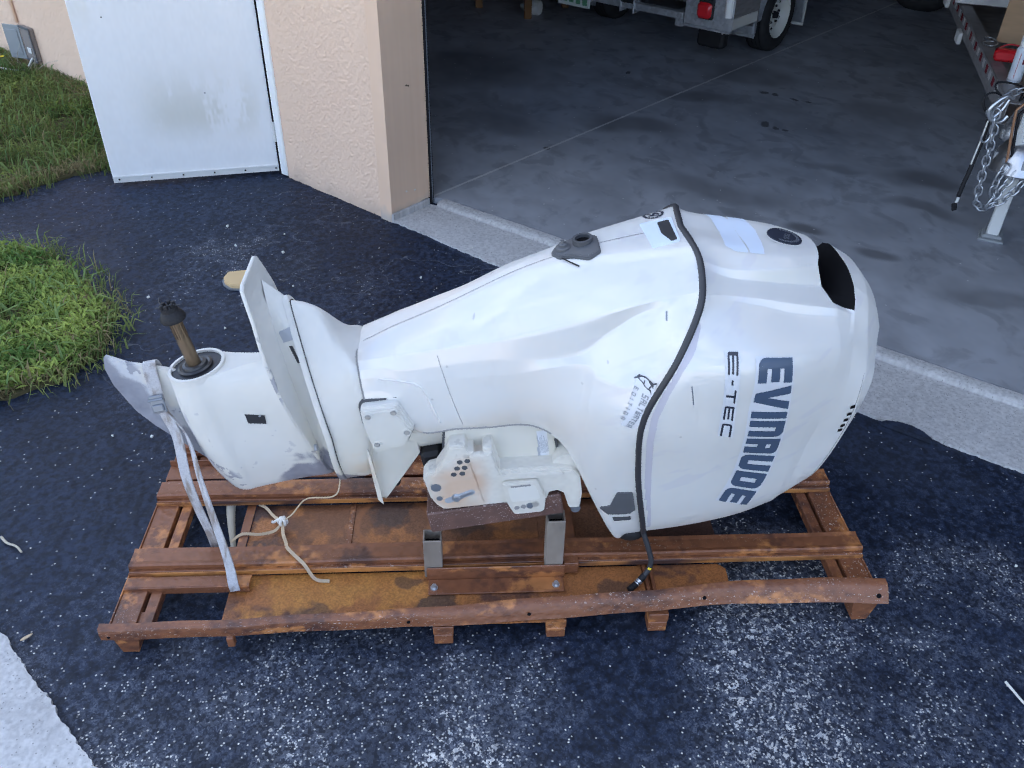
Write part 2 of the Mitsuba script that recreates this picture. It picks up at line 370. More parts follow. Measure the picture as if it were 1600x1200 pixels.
def lip_c(p, n, uv):
    f = fbm(p.x * 7, p.y * 20, p.z * 20, 4); g = fbm(p.x * 70, p.y * 70, p.z * 70, 4)
    c = mix(mi.Color3f(.20, .075, .03), mi.Color3f(.48, .20, .055), smoothstep(.3, .62, f + .3 * (g - .5)))
    return mix(c, mi.Color3f(.07, .035, .028), smoothstep(.6, .75, fbm(p.x * 5 + 4, p.y * 30, p.z * 9, 4)))
scene['rust_lip_mat'] = P(proc(lip_c), .5, spec=.5)
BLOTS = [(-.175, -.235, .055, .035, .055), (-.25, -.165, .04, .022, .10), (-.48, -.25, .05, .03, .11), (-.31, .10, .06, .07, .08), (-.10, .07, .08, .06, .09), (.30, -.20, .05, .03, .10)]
def sheet_c(p, n, uv):
    x, y, z = p.x, p.y, p.z
    f = fbm(x * 4 + 5, y * 6 + 1, 2., 4); g = fbm(x * 40, y * 40, 0., 3); h = noise(x * 300, y * 300)
    front = smoothstep(-.09, -.12, y)
    rear = mix(mi.Color3f(.070, .036, .028), mi.Color3f(.185, .078, .036), smoothstep(.32, .62, f + .3 * (g - .5)))
    rear = mix(rear, mi.Color3f(.34, .135, .045), smoothstep(.58, .74, fbm(x * 7 + 2, y * 9, 1., 5) + .3 * (g - .5)))
    fr_ = mix(mi.Color3f(.115, .052, .034), mi.Color3f(.34, .130, .042), smoothstep(.30, .55, f + .35 * (g - .5) + .10 * smoothstep(.1, .3, x)))
    gold = smoothstep(.40, .56, fbm(x * 5 + 1.3, y * 7 + 7, 6., 5) + .25 * (g - .5) + .16 * smoothstep(.20, .05, dr.abs(x + .45)) - .10) * smoothstep(-.02, -.25, x)
    fr_ = mix(fr_, mix(mi.Color3f(.42, .165, .040), mi.Color3f(.50, .23, .052), g), gold * .75)
    c = mix(rear, fr_, front)
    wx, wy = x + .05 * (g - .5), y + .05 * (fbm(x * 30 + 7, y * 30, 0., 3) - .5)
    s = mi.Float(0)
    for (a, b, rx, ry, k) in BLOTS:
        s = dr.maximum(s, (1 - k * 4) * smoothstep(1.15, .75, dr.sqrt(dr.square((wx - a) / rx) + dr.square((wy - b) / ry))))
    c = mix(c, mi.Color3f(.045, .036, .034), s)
    c = c * (.75 + .5 * h)
    ring = smoothstep(.012, .004, dr.abs(dr.sqrt(dr.square(x + .30) + dr.square(y - .06)) - .10 - .02 * (f - .5)))
    return mix(c, mi.Color3f(.33, .13, .05), ring * .5)
scene['rust_sheet_mat'] = bump(P(proc(sheet_c), .5, spec=.5), lambda p, n, uv: fbm(p.x * 130, p.y * 130, 0., 3), .0012)

def post_c(p, n, uv):
    g = fbm(p.x * 30, p.y * 30, p.z * 10, 4); h = noise(p.x * 300, p.y * 300, p.z * 120)
    c = mix(mi.Color3f(.17, .14, .115), mi.Color3f(.36, .315, .265), g)
    c = mix(c, mi.Color3f(.22, .11, .06), smoothstep(.55, .7, fbm(p.x * 22 + 4, p.y * 22, p.z * 6, 3)) * .6)
    return mix(c, mi.Color3f(.6, .56, .5), smoothstep(.9, .97, h))
scene['worn_steel_mat'] = P(proc(post_c), .5, .25)
def board_c(p, n, uv):
    g = fbm(p.x * 30, p.y * 30, p.z * 30, 4); h = noise(p.x * 380, p.y * 380, p.z * 380)
    c = mix(mi.Color3f(.075, .042, .036), mi.Color3f(.15, .075, .055), g)
    return mix(c, mi.Color3f(.48, .42, .40), smoothstep(.72, .9, h) * smoothstep(.3, .6, fbm(p.x * 9, p.y * 9, p.z * 20, 2)))
scene['transom_mat'] = P(proc(board_c), .6)

def web_c(p, n, uv):
    g = fbm(p.x * 60, p.y * 60, p.z * 14, 4); h = noise(p.x * 400, p.y * 400, p.z * 700)
    c = mi.Color3f(.43, .425, .43) * (.8 + .34 * h)
    return mix(c, mi.Color3f(.19, .145, .11), smoothstep(.46, .68, g) * .75)
scene['webbing_mat'] = P(proc(web_c), .85, spec=.2)
def alum_c(p, n, uv):
    return mi.Color3f(.30, .285, .28) * (.75 + .45 * fbm(p.x * 20, p.y * 20, p.z * 60, 3))
scene['beam_mat'] = P(proc(alum_c), .5, .35)
def galv_c(p, n, uv):
    d, e, r = voronoi(p.x * 55 + p.z * 30, p.y * 55 + p.z * 41)
    return mi.Color3f(.47, .485, .50) * (.75 + .3 * r + .15 * fbm(p.x * 12, p.y * 12, p.z * 12, 3))
scene['galvanized_mat'] = P(proc(galv_c), .42, .65)
def box_c(p, n, uv):
    return mi.Color3f(.40, .26, .155) * (.88 + .2 * fbm(p.x * 14, p.y * 14, p.z * 60, 3))
scene['cardboard_mat'] = P(proc(box_c), .85, spec=.2)
def tyre_c(p, n, uv):
    return mi.Color3f(.022, .022, .023) * (.7 + .7 * fbm(p.x * 30, p.y * 30, p.z * 30, 3))
scene['rubber_mat'] = P(proc(tyre_c), .7, spec=.35)
for nm, args in dict(
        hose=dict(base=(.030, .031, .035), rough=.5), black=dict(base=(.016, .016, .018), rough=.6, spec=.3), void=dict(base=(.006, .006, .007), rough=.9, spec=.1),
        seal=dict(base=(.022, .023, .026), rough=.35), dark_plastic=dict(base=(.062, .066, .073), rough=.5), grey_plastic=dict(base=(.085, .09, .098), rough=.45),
        decal=dict(base=(.052, .080, .130), rough=.35, clearcoat=.4), decal_dark=dict(base=(.025, .03, .045), rough=.35), film=dict(base=(.57, .59, .615), rough=.3),
        sticker=dict(base=(.60, .67, .75), rough=.35), wear=dict(base=(.44, .43, .475), rough=.45), seam=dict(base=(.24, .235, .23), rough=.7),
        pale=dict(base=(.62, .62, .585), rough=.55), white=dict(base=(.72, .72, .69), rough=.4), offwhite=dict(base=(.60, .585, .53), rough=.5),
        steel=dict(base=(.50, .50, .51), rough=.32, metallic=.9), zinc=dict(base=(.56, .58, .60), rough=.3, metallic=.85), bolt=dict(base=(.50, .48, .43), rough=.4, metallic=.5),
        grey_bolt=dict(base=(.20, .22, .25), rough=.4, metallic=.5), shaft=dict(base=(.22, .16, .105), rough=.35, metallic=.8), cord=dict(base=(.50, .39, .26), rough=.85, spec=.2),
        knot=dict(base=(.68, .66, .60), rough=.85), plastic_red=dict(base=(.50, .012, .018), rough=.22, clearcoat=.5), tape_red=dict(base=(.20, .022, .030), rough=.35), tape_white=dict(base=(.50, .48, .47), rough=.35),
        can=dict(base=(.62, .66, .70), rough=.35), copper=dict(base=(.42, .22, .12), rough=.5, metallic=.4), panel_grey=dict(base=(.25, .265, .27), rough=.5), panel_brown=dict(base=(.20, .175, .16), rough=.6),
        street=dict(base=(.30, .295, .28), rough=.9), plate_green=dict(base=(.10, .25, .14), rough=.4), plate_pale=dict(base=(.52, .55, .50), rough=.4), orange_stain=dict(base=(.45, .2, .08), rough=.7), yellow=dict(base=(.72, .55, .03), rough=.6), tan=dict(base=(.58, .42, .22), rough=.85),
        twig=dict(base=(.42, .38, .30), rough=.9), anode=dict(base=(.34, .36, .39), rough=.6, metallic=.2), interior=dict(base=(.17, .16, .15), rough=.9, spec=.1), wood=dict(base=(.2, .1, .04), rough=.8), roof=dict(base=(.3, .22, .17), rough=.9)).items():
    b = args.pop('base'); r = args.pop('rough'); me = args.pop('metallic', 0.)
    scene[nm + '_mat'] = P(b, r, me, **args)
def lawn_c(p, n, uv):
    f = fbm(p.x * 2, p.y * 2, 0., 4)
    return mix(mi.Color3f(.05, .085, .022), mi.Color3f(.11, .13, .045), f)
scene['lawn_mat'] = P(proc(lawn_c), .95, spec=.1)
scene['blade_mat'] = {'type': 'principledthin', 'base_color': {'type': 'mesh_attribute', 'name': 'vertex_color'}, 'roughness': .55, 'diff_trans': .7, 'spec_trans': 0.}
def soil_c(p, n, uv):
    return mix(mi.Color3f(.035, .04, .016), mi.Color3f(.12, .10, .055), fbm(p.x * 25, p.y * 25, 0., 4))
scene['soil_mat'] = P(proc(soil_c), .95, spec=.1)
scene['blade_green'] = P((.09, .17, .04), .6)

# ------------------------------------------------------------------ the setting
C0 = np.array([-.436, 2.157, 0.])                                    # the pillar's foot, where wall, apron and asphalt meet
MB = frame(C0, A2, B2, [0, 0, 1])                                    # house frame: s along the wall, b into the house, z up
def H(s, b, z=0.): return (MB @ np.array([s, b, z, 1.]))[:3]
def house(m): return moved(m, MB)

SIDE = [(-1.296, -.217), (-.926, -.605)]
GA = [(-2.41, 2.43), (-2.27, 2.595), (-2.12, 2.70), (-1.99, 2.83)]
GB = [(-2.25, 1.90), (-1.99, 1.858), (-1.706, 1.594), (-1.50, 1.30), (-1.425, 1.03), (-1.513, .896), (-1.695, .744), (-2.3, .45)]
ground = flat(Polygon([(-400, -400), (400, -400), (400, 400), (-400, 400)]), -.06)
put('ground', ground, 'lawn_mat', kind='structure')
# driveway: one sheet, its near part with the relief of the stone in it
DX, DY = np.r_[-6.5, -4, -2.6, np.arange(-1.95, 2.05, .0065), 2.4, 4, 9], np.r_[-5, -3, -1.6, np.arange(-.86, 2.95, .0065), 3.6, 8]
XX, YY = np.meshgrid(DX, DY, indexing='ij')
q3 = np.stack([XX, YY, XX * 0 + 3.], -1)
hz = .0052 * (meshkit.fbm(q3 * 85, 2, 1) - .5) + .012 * (meshkit.fbm(q3 * 2.2, 3, 4) - .5) * np.clip((YY + .8) / .4, 0, 1)
hz -= .004
idx = np.arange(XX.size).reshape(XX.shape)
qf = np.stack([idx[:-1, :-1], idx[1:, :-1], idx[1:, 1:], idx[:-1, 1:]], -1).reshape(-1, 4)
put('driveway', (np.stack([XX, YY, hz], -1).reshape(-1, 3), qf), 'asphalt_mat', smooth=True, kind='structure')
# unseen pale ground behind the camera, added to bounce sunlight onto the wall
put('street', house(box(-45, 45, -19, -4.95, -.059, -.012)), 'street_mat', kind='structure')

sd = np.array(SIDE); dd = (sd[1] - sd[0]) / np.linalg.norm(sd[1] - sd[0])
se = edge_noise([tuple(sd[0] - dd * .9), tuple(sd[1] + dd * 3.)], .010, .008, 3, 55)
side = Polygon(se + [(sd[1] + dd * 3 + np.array([-3.5, -3.]))[:2], tuple(sd[0] - dd * .9 + np.array([-3.5, -1.]))]).buffer(0)
put('sidewalk', prism(side, -.03, .012, .006) if False else prism(side, -.03, .010), 'concrete_mat', kind='structure')

# apron: a thin ramp of concrete between the asphalt and the garage slab; its front edge is ragged
ap = edge_noise([(-.436, 2.150), (.25, 1.508), (1.0, .83), (1.691, .285), (3.2, -.93), (5.5, -2.8)], .009, .010, 8, 40)
slab = [(-.207, 2.297), (1.864, .615), (5.9, -2.66)]
apron = Polygon(ap + slab[::-1] + [tuple(H(.0, .245)[:2])]).buffer(0)
put('apron', prism(apron, -.03, .006), 'concrete_mat', kind='structure')
lip = np.array([[*p, .0] for p in slab]); d1 = np.array([.776, -.630, 0]); nn = np.array([.630, .776, 0])
prof = [(-.012, -.02), (-.012, .012), (-.006, .021), (.006, .0265), (.03, .028), (.05, .026), (.06, -.02)]
V, F = [], []
ls = np.linspace(0, 1, 260); L0, L1 = lip[0] - d1 * .02, lip[2]
for i, q in enumerate(ls):
    c = L0 + (L1 - L0) * q
    k = (meshkit.fbm(np.array([q * 180., 2., 4.]), 3, 2) - .5)
    for (o, z) in prof: V.append(c + nn * (o + .012 * k * (o < .0)) + [0, 0, z + .004 * k * (z > 0)])
m = len(prof)
for i in range(len(ls) - 1):
    for j in range(m - 1):
        a = i * m + j; F += [[a, a + m, a + m + 1], [a, a + m + 1, a + 1]]
lipm = trimesh.Trimesh(np.array(V), F, process=False)
if lipm.face_normals[:, 2].mean() < 0: lipm.invert()
put('slab_edge', lipm, 'concrete_mat', smooth=40, kind='structure')
o = nn[:2] * .055
fl = Polygon([tuple(np.array(slab[0]) + o), tuple(np.array(slab[2]) + o), tuple(H(8., 9.)[:2]), tuple(H(-4.5, 9.)[:2]), tuple(H(-4.5, .28)[:2]), tuple(H(.0, .28)[:2])]).buffer(0)
put('garage_floor', prism(fl, -.03, .0255), 'garage_floor_mat', kind='structure')
put('asphalt_patch', moved(prism(Polygon([(-.085, -.02), (-.07, .004), (-.03, .022), (.01, .027), (.05, .018), (.085, -.004), (.09, -.02)]), .0, .0135, .005), frame([1.395, .510, 0], [.785, -.619, 0], [.619, .785, 0], [0, 0, 1])), 'asphalt_mat', smooth=30,
    label='dark lobe of asphalt lapping over the apron edge', cat='asphalt patch')

# grass: soil sheets, then blades and small weeds as one mass each
def poly_wall(pts): return Polygon(pts)
gA = Polygon([(-2.62, 2.30)] + edge_noise(GA, .05, .03, 5) + [tuple(H(-1.72, -.004)[:2]), tuple(H(-7., -.004)[:2]), (-5.5, 2.2), (-2.9, 2.2)]).buffer(0)
gB = Polygon(edge_noise(GB, .05, .03, 6) + [(-5.5, -.3), (-5.5, 1.9)]).buffer(0)
put('soil', prism(gA, -.03, .008), 'soil_mat', kind='structure')
put('soil', prism(gB, -.03, .008), 'soil_mat', kind='structure')

def sample(poly, n, seed):
    r = np.random.default_rng(seed); x0, y0, x1, y1 = poly.bounds; out = []
    while sum(map(len, out)) < n:
        q = r.uniform([x0, y0], [x1, y1], (n, 2)); q = q[shapely.contains_xy(poly, q[:, 0], q[:, 1])]; out.append(q)
    return np.vstack(out)[:n]

def blades(pos, hgt, wid, lean, col, seed, z0=.004):
    """curved grass blades, five vertices each"""
    r = np.random.default_rng(seed); n = len(pos)
    th = r.uniform(0, 2 * np.pi, n); ln = lean * r.uniform(.2, 1., n); h = hgt * r.uniform(.45, 1.15, n); w = wid * r.uniform(.6, 1.2, n)
    d = np.c_[np.cos(th), np.sin(th), np.zeros(n)]; s = np.c_[-np.sin(th + r.normal(0, .6, n)), np.cos(th), np.zeros(n)]
    b = np.c_[pos, np.full(n, z0)]
    mid = b + d * (ln * h * .45)[:, None] + np.array([0, 0, 1.]) * (h * .62)[:, None]
    tip = b + d * (ln * h * 1.25)[:, None] + np.array([0, 0, 1.]) * (h * (1.02 - .45 * ln))[:, None]
    V = np.stack([b - s * w[:, None] / 2, b + s * w[:, None] / 2, mid + s * w[:, None] * .42, mid - s * w[:, None] * .42, tip], 1)
    i = np.arange(n)[:, None] * 5
    F = np.concatenate([i + [0, 1, 2], i + [0, 2, 3], i + [3, 2, 4]])
    c = np.repeat(col, 5, axis=0)
    return V.reshape(-1, 3), F, c

def leaves(pos, size, hgt, col, seed, per=4):
    """weeds: rosettes of pointed leaves on short stems"""
    r = np.random.default_rng(seed); n = len(pos); Vs, Fs, Cs, k0 = [], [], [], 0
    for q in range(per):
        th = r.uniform(0, 2 * np.pi, n) * .35 + q * 2 * np.pi / per + r.uniform(0, 6.28); sz = size * r.uniform(.55, 1.25, n); z = hgt * r.uniform(.3, 1., n); up = r.uniform(.05, 1.1, n)
        d = np.c_[np.cos(th), np.sin(th), up]; d /= np.linalg.norm(d, axis=1, keepdims=True); s = np.c_[-np.sin(th), np.cos(th), r.uniform(-.3, .3, n)]
        b = np.c_[pos + .25 * size * r.normal(0, 1, (n, 2)), z + .004]
        up3 = np.array([0, 0, 1.])
        V = np.stack([b, b + d * (sz * .5)[:, None] - s * (sz * .15)[:, None] + up3 * (sz * .05)[:, None], b + d * (sz * 1.)[:, None] - up3 * (sz * .12)[:, None], b + d * (sz * .5)[:, None] + s * (sz * .15)[:, None] + up3 * (sz * .05)[:, None], b + d * (sz * .5)[:, None] - up3 * (sz * .03)[:, None]], 1)
        i = np.arange(n)[:, None] * 5 + k0
        Fs.append(np.concatenate([i + [0, 1, 4], i + [1, 2, 4], i + [0, 4, 3], i + [4, 2, 3]])); Vs.append(V.reshape(-1, 3)); k0 += 5 * n
        Cs.append(np.repeat(col * r.uniform(.8, 1.2, (n, 1)), 5, axis=0))
    return np.vstack(Vs), np.vstack(Fs), np.vstack(Cs)

def tint(n, a, b, seed, pos=None, dry=.12):
    r = np.random.default_rng(seed); t = r.uniform(0, 1, (n, 1))
    if pos is not None: t = np.clip(.55 * t + 1.5 * (meshkit.fbm(np.c_[pos * 7, np.zeros(n)], 3, 3)[:, None] - .36), 0, 1)
    c = np.array(a) * (1 - t) + np.array(b) * t
    dr_ = (r.uniform(0, 1, (n, 1)) < dry); return np.where(dr_, np.array([[.30, .25, .13]]) * r.uniform(.6, 1.1, (n, 1)), c)

def lawn(poly, nb, nl, seed, hb, hl, label, dark=1., wide=.0055):
    parts = []
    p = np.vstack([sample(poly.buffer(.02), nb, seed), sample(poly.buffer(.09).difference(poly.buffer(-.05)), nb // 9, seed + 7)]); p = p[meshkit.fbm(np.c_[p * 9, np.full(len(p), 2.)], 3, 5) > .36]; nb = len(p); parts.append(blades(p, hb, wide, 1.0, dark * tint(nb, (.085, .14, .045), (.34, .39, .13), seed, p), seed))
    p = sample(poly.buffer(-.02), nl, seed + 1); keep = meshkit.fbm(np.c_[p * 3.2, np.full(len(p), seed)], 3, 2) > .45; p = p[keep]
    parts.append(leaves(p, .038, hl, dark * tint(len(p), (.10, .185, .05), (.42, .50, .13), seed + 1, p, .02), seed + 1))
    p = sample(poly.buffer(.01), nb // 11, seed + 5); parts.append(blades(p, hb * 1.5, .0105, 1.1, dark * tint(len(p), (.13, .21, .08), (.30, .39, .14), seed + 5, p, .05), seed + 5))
    edge = poly.exterior
    q = sample(poly.intersection(edge.buffer(.11)), nb // 4, seed + 2)
    parts.append(blades(q, hb * .9, .0045, 1.35, tint(len(q), (.26, .21, .11), (.42, .35, .2), seed + 2, None, 0), seed + 2))
    V = np.vstack([a for a, _, _ in parts]); off = np.cumsum([0] + [len(a) for a, _, _ in parts])
    F = np.vstack([f + off[i] for i, (_, f, _) in enumerate(parts)]); C = np.clip(np.vstack([c for _, _, c in parts]), .01, .6)
    put('grass', trimesh.Trimesh(V, F, process=False), 'blade_mat', smooth=False, color=C, label=label, cat='grass', kind='stuff')
near = Polygon([(-4.4, 1.2), (-1.2, .2), (-1.2, 4.2), (-5.5, 7.2), (-5.5, 1.2)])
lawn(gB.intersection(Polygon([(-3.0, .2), (-1.2, .2), (-1.2, 2.2), (-3.0, 2.2)])), 11000, 7500, 11, .078, .046, 'bright green weeds and grass spilling over the asphalt edge')
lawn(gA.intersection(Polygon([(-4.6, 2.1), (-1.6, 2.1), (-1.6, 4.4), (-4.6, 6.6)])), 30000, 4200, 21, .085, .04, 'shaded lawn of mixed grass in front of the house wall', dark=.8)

# ------------------------------------------------------------------ the house
hs = thing('house', 'peach stucco house with a white side door and an open garage', 'house')
DS0, DS1 = -.845 - .86, -.845                                        # door opening along the wall
wt = .2
def stucco(s0, s1, z0, z1, step):
    """rough-cast face: a displaced sheet"""
    S_, Z_ = np.meshgrid(np.linspace(s0, s1, int((s1 - s0) / step) + 2), np.linspace(z0, z1, int((z1 - z0) / step) + 2), indexing='ij')
    q = np.stack([S_, Z_, S_ * 0], -1)
    wq = q + .012 * np.stack([meshkit.fbm(q * 40 + 9, 2, 5), meshkit.fbm(q * 40, 2, 6), q[..., 2]], -1)
    f = meshkit.fbm(wq * [70, 90, 1], 3, 3); r_ = np.abs(meshkit.fbm(wq * [74, 100, 1] + 5, 3, 8) - .5)
    h = .42 * (.0034 * np.clip((f - .40) / .2, 0, 1) + .0030 * np.clip(r_ / .07, 0, 1)) + .0010 * meshkit.noise(q * 190)
    i_ = np.arange(S_.size).reshape(S_.shape)
    F_ = np.stack([i_[:-1, :-1], i_[1:, :-1], i_[1:, 1:], i_[:-1, 1:]], -1).reshape(-1, 4)
    return house(trimesh.Trimesh(np.stack([S_, -h, Z_], -1).reshape(-1, 3), np.vstack([F_[:, [0, 1, 2]], F_[:, [0, 2, 3]]]), process=False))
wall = cat_([house(box(-9.5, DS0 - .05, .0005, wt, -.05, 3.)), house(box(DS0 - .05, DS1 + .05, .0005, wt, 2.08, 3.)), house(box(DS1 + .05, -.075, .0005, wt, -.05, 3.)),
             stucco(DS1 + .052, -.0755, -.02, 1.25, .0032), stucco(-4.7, DS0 - .052, -.02, .75, .006), stucco(-9.5, -4.7, -.02, 3., .06), stucco(DS1 + .052, -.0755, 1.25, 3., .02), stucco(-4.7, DS0 - .052, .75, 3., .03)])
put('wall', wall, 'stucco_mat', hs, smooth=50)
# pillar: smooth bands round the corner of the garage opening
put('corner_trim', house(cat_([box(-.0755, .004, -.012, .20, -.03, 3., .004), box(.0, .008, -.0125, .245, .045, 3., .0)])), 'trim_mat', hs, label='smooth painted band round the corner of the garage opening')
put('plinth', house(box(-.073, .011, -.010, .247, -.02, .04, .006)), 'concrete_mat', hs)
put('door_track', house(cat_([box(-.03, .0125, .249, .257, .01, 3.), box(-.03, .006, .262, .275, .02, 3.)])), 'black_mat', hs)
put('track_rail', house(cat_([box(.0065, .0105, .2575, .2665, .02, 3.)])), 'grey_bolt_mat', hs)
for q in ((.125, .62), (.137, .615)):
    put('screw_hole', moved(prism(Polygon([(.004 * math.cos(a), .004 * math.sin(a)) for a in np.arange(8) * .785]), 0, .002), MB @ frame([.0085, q[0], q[1]], [0, 1, 0], [0, 0, 1], [1, 0, 0])), 'void_mat', hs)
for q in ((.09, .125), (.145, .115)):
    put('chip', moved(prism(Polygon([(.006 * math.cos(a), .004 * math.sin(a)) for a in np.arange(8) * .785]), 0, .002), MB @ frame([.0085, q[0], q[1]], [0, 1, 0], [0, 0, 1], [1, 0, 0])), 'pale_mat', hs)
# the rest of the building: lintel, far wall parts, roof, garage interior
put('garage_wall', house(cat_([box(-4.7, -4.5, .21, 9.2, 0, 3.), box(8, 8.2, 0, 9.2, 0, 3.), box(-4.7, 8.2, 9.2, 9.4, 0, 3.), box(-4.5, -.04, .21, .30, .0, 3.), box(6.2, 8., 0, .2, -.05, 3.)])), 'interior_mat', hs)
put('lintel', house(box(.01, 6.2, .0, .2, 2.45, 3.)), 'stucco_mat', hs)
put('roof', house(cat_([box(-10., 9., -.22, 10., 3.001, 3.09), box(-9., 8.5, 1.5, 9.2, 3.09, 3.6)])), 'roof_mat', hs)
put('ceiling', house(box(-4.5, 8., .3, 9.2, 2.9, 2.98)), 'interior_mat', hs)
# door frame and the open door
fj = put('door_frame', house(cat_([box(DS1, DS1 + .052, -.012, .12, .004, 2.08, .004), box(DS0 - .05, DS0, -.012, .12, .004, 2.08, .004), box(DS0, DS1, -.012, .12, 2.03, 2.082, .004)])), 'white_mat', hs)
put('door_gap_shade', house(box(DS1 - .010, DS1 - .0005, -.0135, .05, .01, 2.03)), 'void_mat', hs)  # black strip standing in for the shade in the gap at the jamb
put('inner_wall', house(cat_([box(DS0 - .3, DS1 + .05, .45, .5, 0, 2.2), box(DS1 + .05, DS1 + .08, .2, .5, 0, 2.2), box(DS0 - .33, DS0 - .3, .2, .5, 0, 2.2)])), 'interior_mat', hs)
HD = np.array([-1.058, 2.742, 0]); dx = np.array([-.982, -.188, 0]); dn = np.array([.188, -.982, 0])   # hinge, along the door, the face turned to us
MD = frame(HD, dx, -dn, [0, 0, 1])
dr_key = put('door', moved(box(.004, .842, 0, .044, .045, 2.03, .003), MD), 'door_mat', hs, label='white open side door with green-brown grime low down')
put('door_sweep', moved(cat_([box(.006, .84, -.008, 0, .018, .05, .002), box(.006, .84, -.011, -.008, .045, .052)]), MD), 'pale_mat', dr_key)
for k in range(6):
    put('screw', moved(trimesh.creation.cylinder(.0042, .004, sections=10), MD @ frame([.03 + .156 * k, -.0095, .036], [1, 0, 0], [0, 0, 1], [0, -1, 0])), 'void_mat', dr_key)
for z0 in (.19, 1.0, 1.75):
    hk = put('hinge', cat_([moved(trimesh.creation.cylinder(.0075, .019, sections=12), frame(HD - B2 * .020 + A2 * .004 + np.array([0, 0, z0 + .021 * j]), [1, 0, 0], [0, 1, 0], [0, 0, 1])) for j in range(5)]), 'pale_mat', dr_key, smooth=30)

# outlet box low on the wall, its cover open to the left
ob = thing('outlet_box', 'weathered grey outlet box low on the stucco wall, cover swung open', 'outlet box')
s0, s1, z0, z1 = -3.56, -3.42, .075, .295
put('case', house(box(s0, s1, -.035, -.001, z0, z1, .006)), 'panel_brown_mat', ob)
put('rim', house(cat_([box(s0 - .004, s1 + .004, -.040, -.0345, z1 - .012, z1 + .004, .001), box(s0 - .004, s1 + .004, -.040, -.0345, z0 - .004, z0 + .010, .001), box(s1 - .008, s1 + .004, -.040, -.0345, z0, z1, .001)])), 'grey_plastic_mat', ob)
put('outlet', house(cat_([box(s0 + .05, s0 + .10, -.041, -.035, z0 + .05, z0 + .09, .003)])), 'pale_mat', ob)
lid_dir = np.array([-.93, -.37, 0]); lid_n = np.array([.37, -.93, 0])
put('cover', moved(cat_([box(0, .135, -.004, .004, z0, z1, .002), box(.02, .115, -.009, -.004, z0 + .03, z1 - .03, .003)]), MB @ frame([s0, -.036, 0], lid_dir, -lid_n, [0, 0, 1])), 'panel_grey_mat', ob)
def hp(*q): return [H(*p) for p in q]
put('conduit', tube(smooth_path(hp((-3.62, -.018, .3), (-3.63, -.016, .6), (-3.66, -.016, 1.2)), 12), .013), 'trim_mat', hs, smooth=40, label='slim painted conduit running up from the outlet box')
tc = put('garden_cable', tube(smooth_path(hp((-3.47, -.04, .10), (-3.50, -.10, .03), (-3.62, -.24, .05), (-3.85, -.42, .06), (-4.3, -.6, .04)), 30), .007), 'offwhite_mat', smooth=40, label='pale cable looping from the outlet box into the grass', cat='cable')
for k in range(7):
    r = np.random.default_rng(40 + k); c = H(-3.47 - .09 * r.random(), -.22 - .10 * r.random(), .0)
    st_ = smooth_path([c, c + [.01, 0, .06], c + [.02 * r.normal(), .02 * r.normal(), .13 + .06 * r.random()]], 8)
    fk = thing('yellow_flower', 'small yellow flower in the grass at the foot of the wall', 'flower', 'yellow flowers by the wall at the left edge')
    put('stem', tube(st_, .0016, 5), 'blade_green', fk)
    petals = []
    for j in range(9):
        a = j * 2 * math.pi / 9; petals.append(moved(prism(Polygon([(0, -.003), (.011, -.0065), (.019, 0), (.011, .0065), (0, .003)]), -.0006, .0006), frame(st_[-1], [math.cos(a), math.sin(a), .35], [-math.sin(a), math.cos(a), 0], [-.3 * math.cos(a), -.3 * math.sin(a), 1])))
    put('petals', cat_(petals), 'yellow_mat', fk)
for k in range(9):
    r = np.random.default_rng(70 + k); c = H(-3.78 + .42 * r.random(), -.05 - .07 * r.random(), .0)
    e = c + np.array([.12 * r.normal(), -.05 + .06 * r.normal(), .10 + .14 * r.random()])
    put('dry_stalk', tube(smooth_path([c, (c + e) / 2 + [0, 0, .03], e], 8), np.linspace(.0022, .0008, 8), 5), 'twig_mat', label='thin dry weed stalk at the foot of the stucco wall', cat='weed', group='dry stalks by the outlet box')

# ------------------------------------------------------------------ the rusty shipping pallet
pl = thing('shipping_pallet', 'rusty steel shipping pallet of bolted rails and sheet metal carrying the motor', 'pallet')
def part(name, m, mat, smooth=False, label=None, parent=pl, **k): return put(name, m, mat, parent, smooth, label, **k)
RL, RS = 'rust_mat', 'rust_sheet_mat'
for sx in (-1, 1):     # end channels: wide flange, dark slot, narrow flange
    x0 = .972 * sx
    ys = -.297 if sx < 0 else -.252
    def X(a): return x0 - sx * a
    part('end_channel', cat_([box(min(X(0), X(.060)), max(X(0), X(.060)), ys, .41, .088, .092, .001), box(min(X(-.004), X(0.0)), max(X(-.004), X(0.0)), ys, .41, .055, .096, .001),
                              box(min(X(.056), X(.060)), max(X(.056), X(.060)), ys, .408, .06, .088)]), RL)
    part('end_strip', cat_([box(min(X(.069), X(.096)), max(X(.069), X(.096)), ys, .406, .082, .087, .001), box(min(X(.069), X(.072)), max(X(.069), X(.072)), ys, .406, .06, .082), box(min(X(.093), X(.096)), max(X(.093), X(.096)), ys, .406, .06, .082)]), RL)
    for y in ((-.292 if sx < 0 else -.258), .36):   # splayed corner feet
        f = trimesh.convex.convex_hull(np.array([[X(-.002), y - .012, .085], [X(.07), y - .012, .085], [X(.012), y - .004, .0], [X(.052), y - .004, .0],
                                                 [X(-.002), y + .05, .085], [X(.07), y + .05, .085], [X(.012), y + .045, .0], [X(.052), y + .045, .0]]))
        part('foot', f, RL)
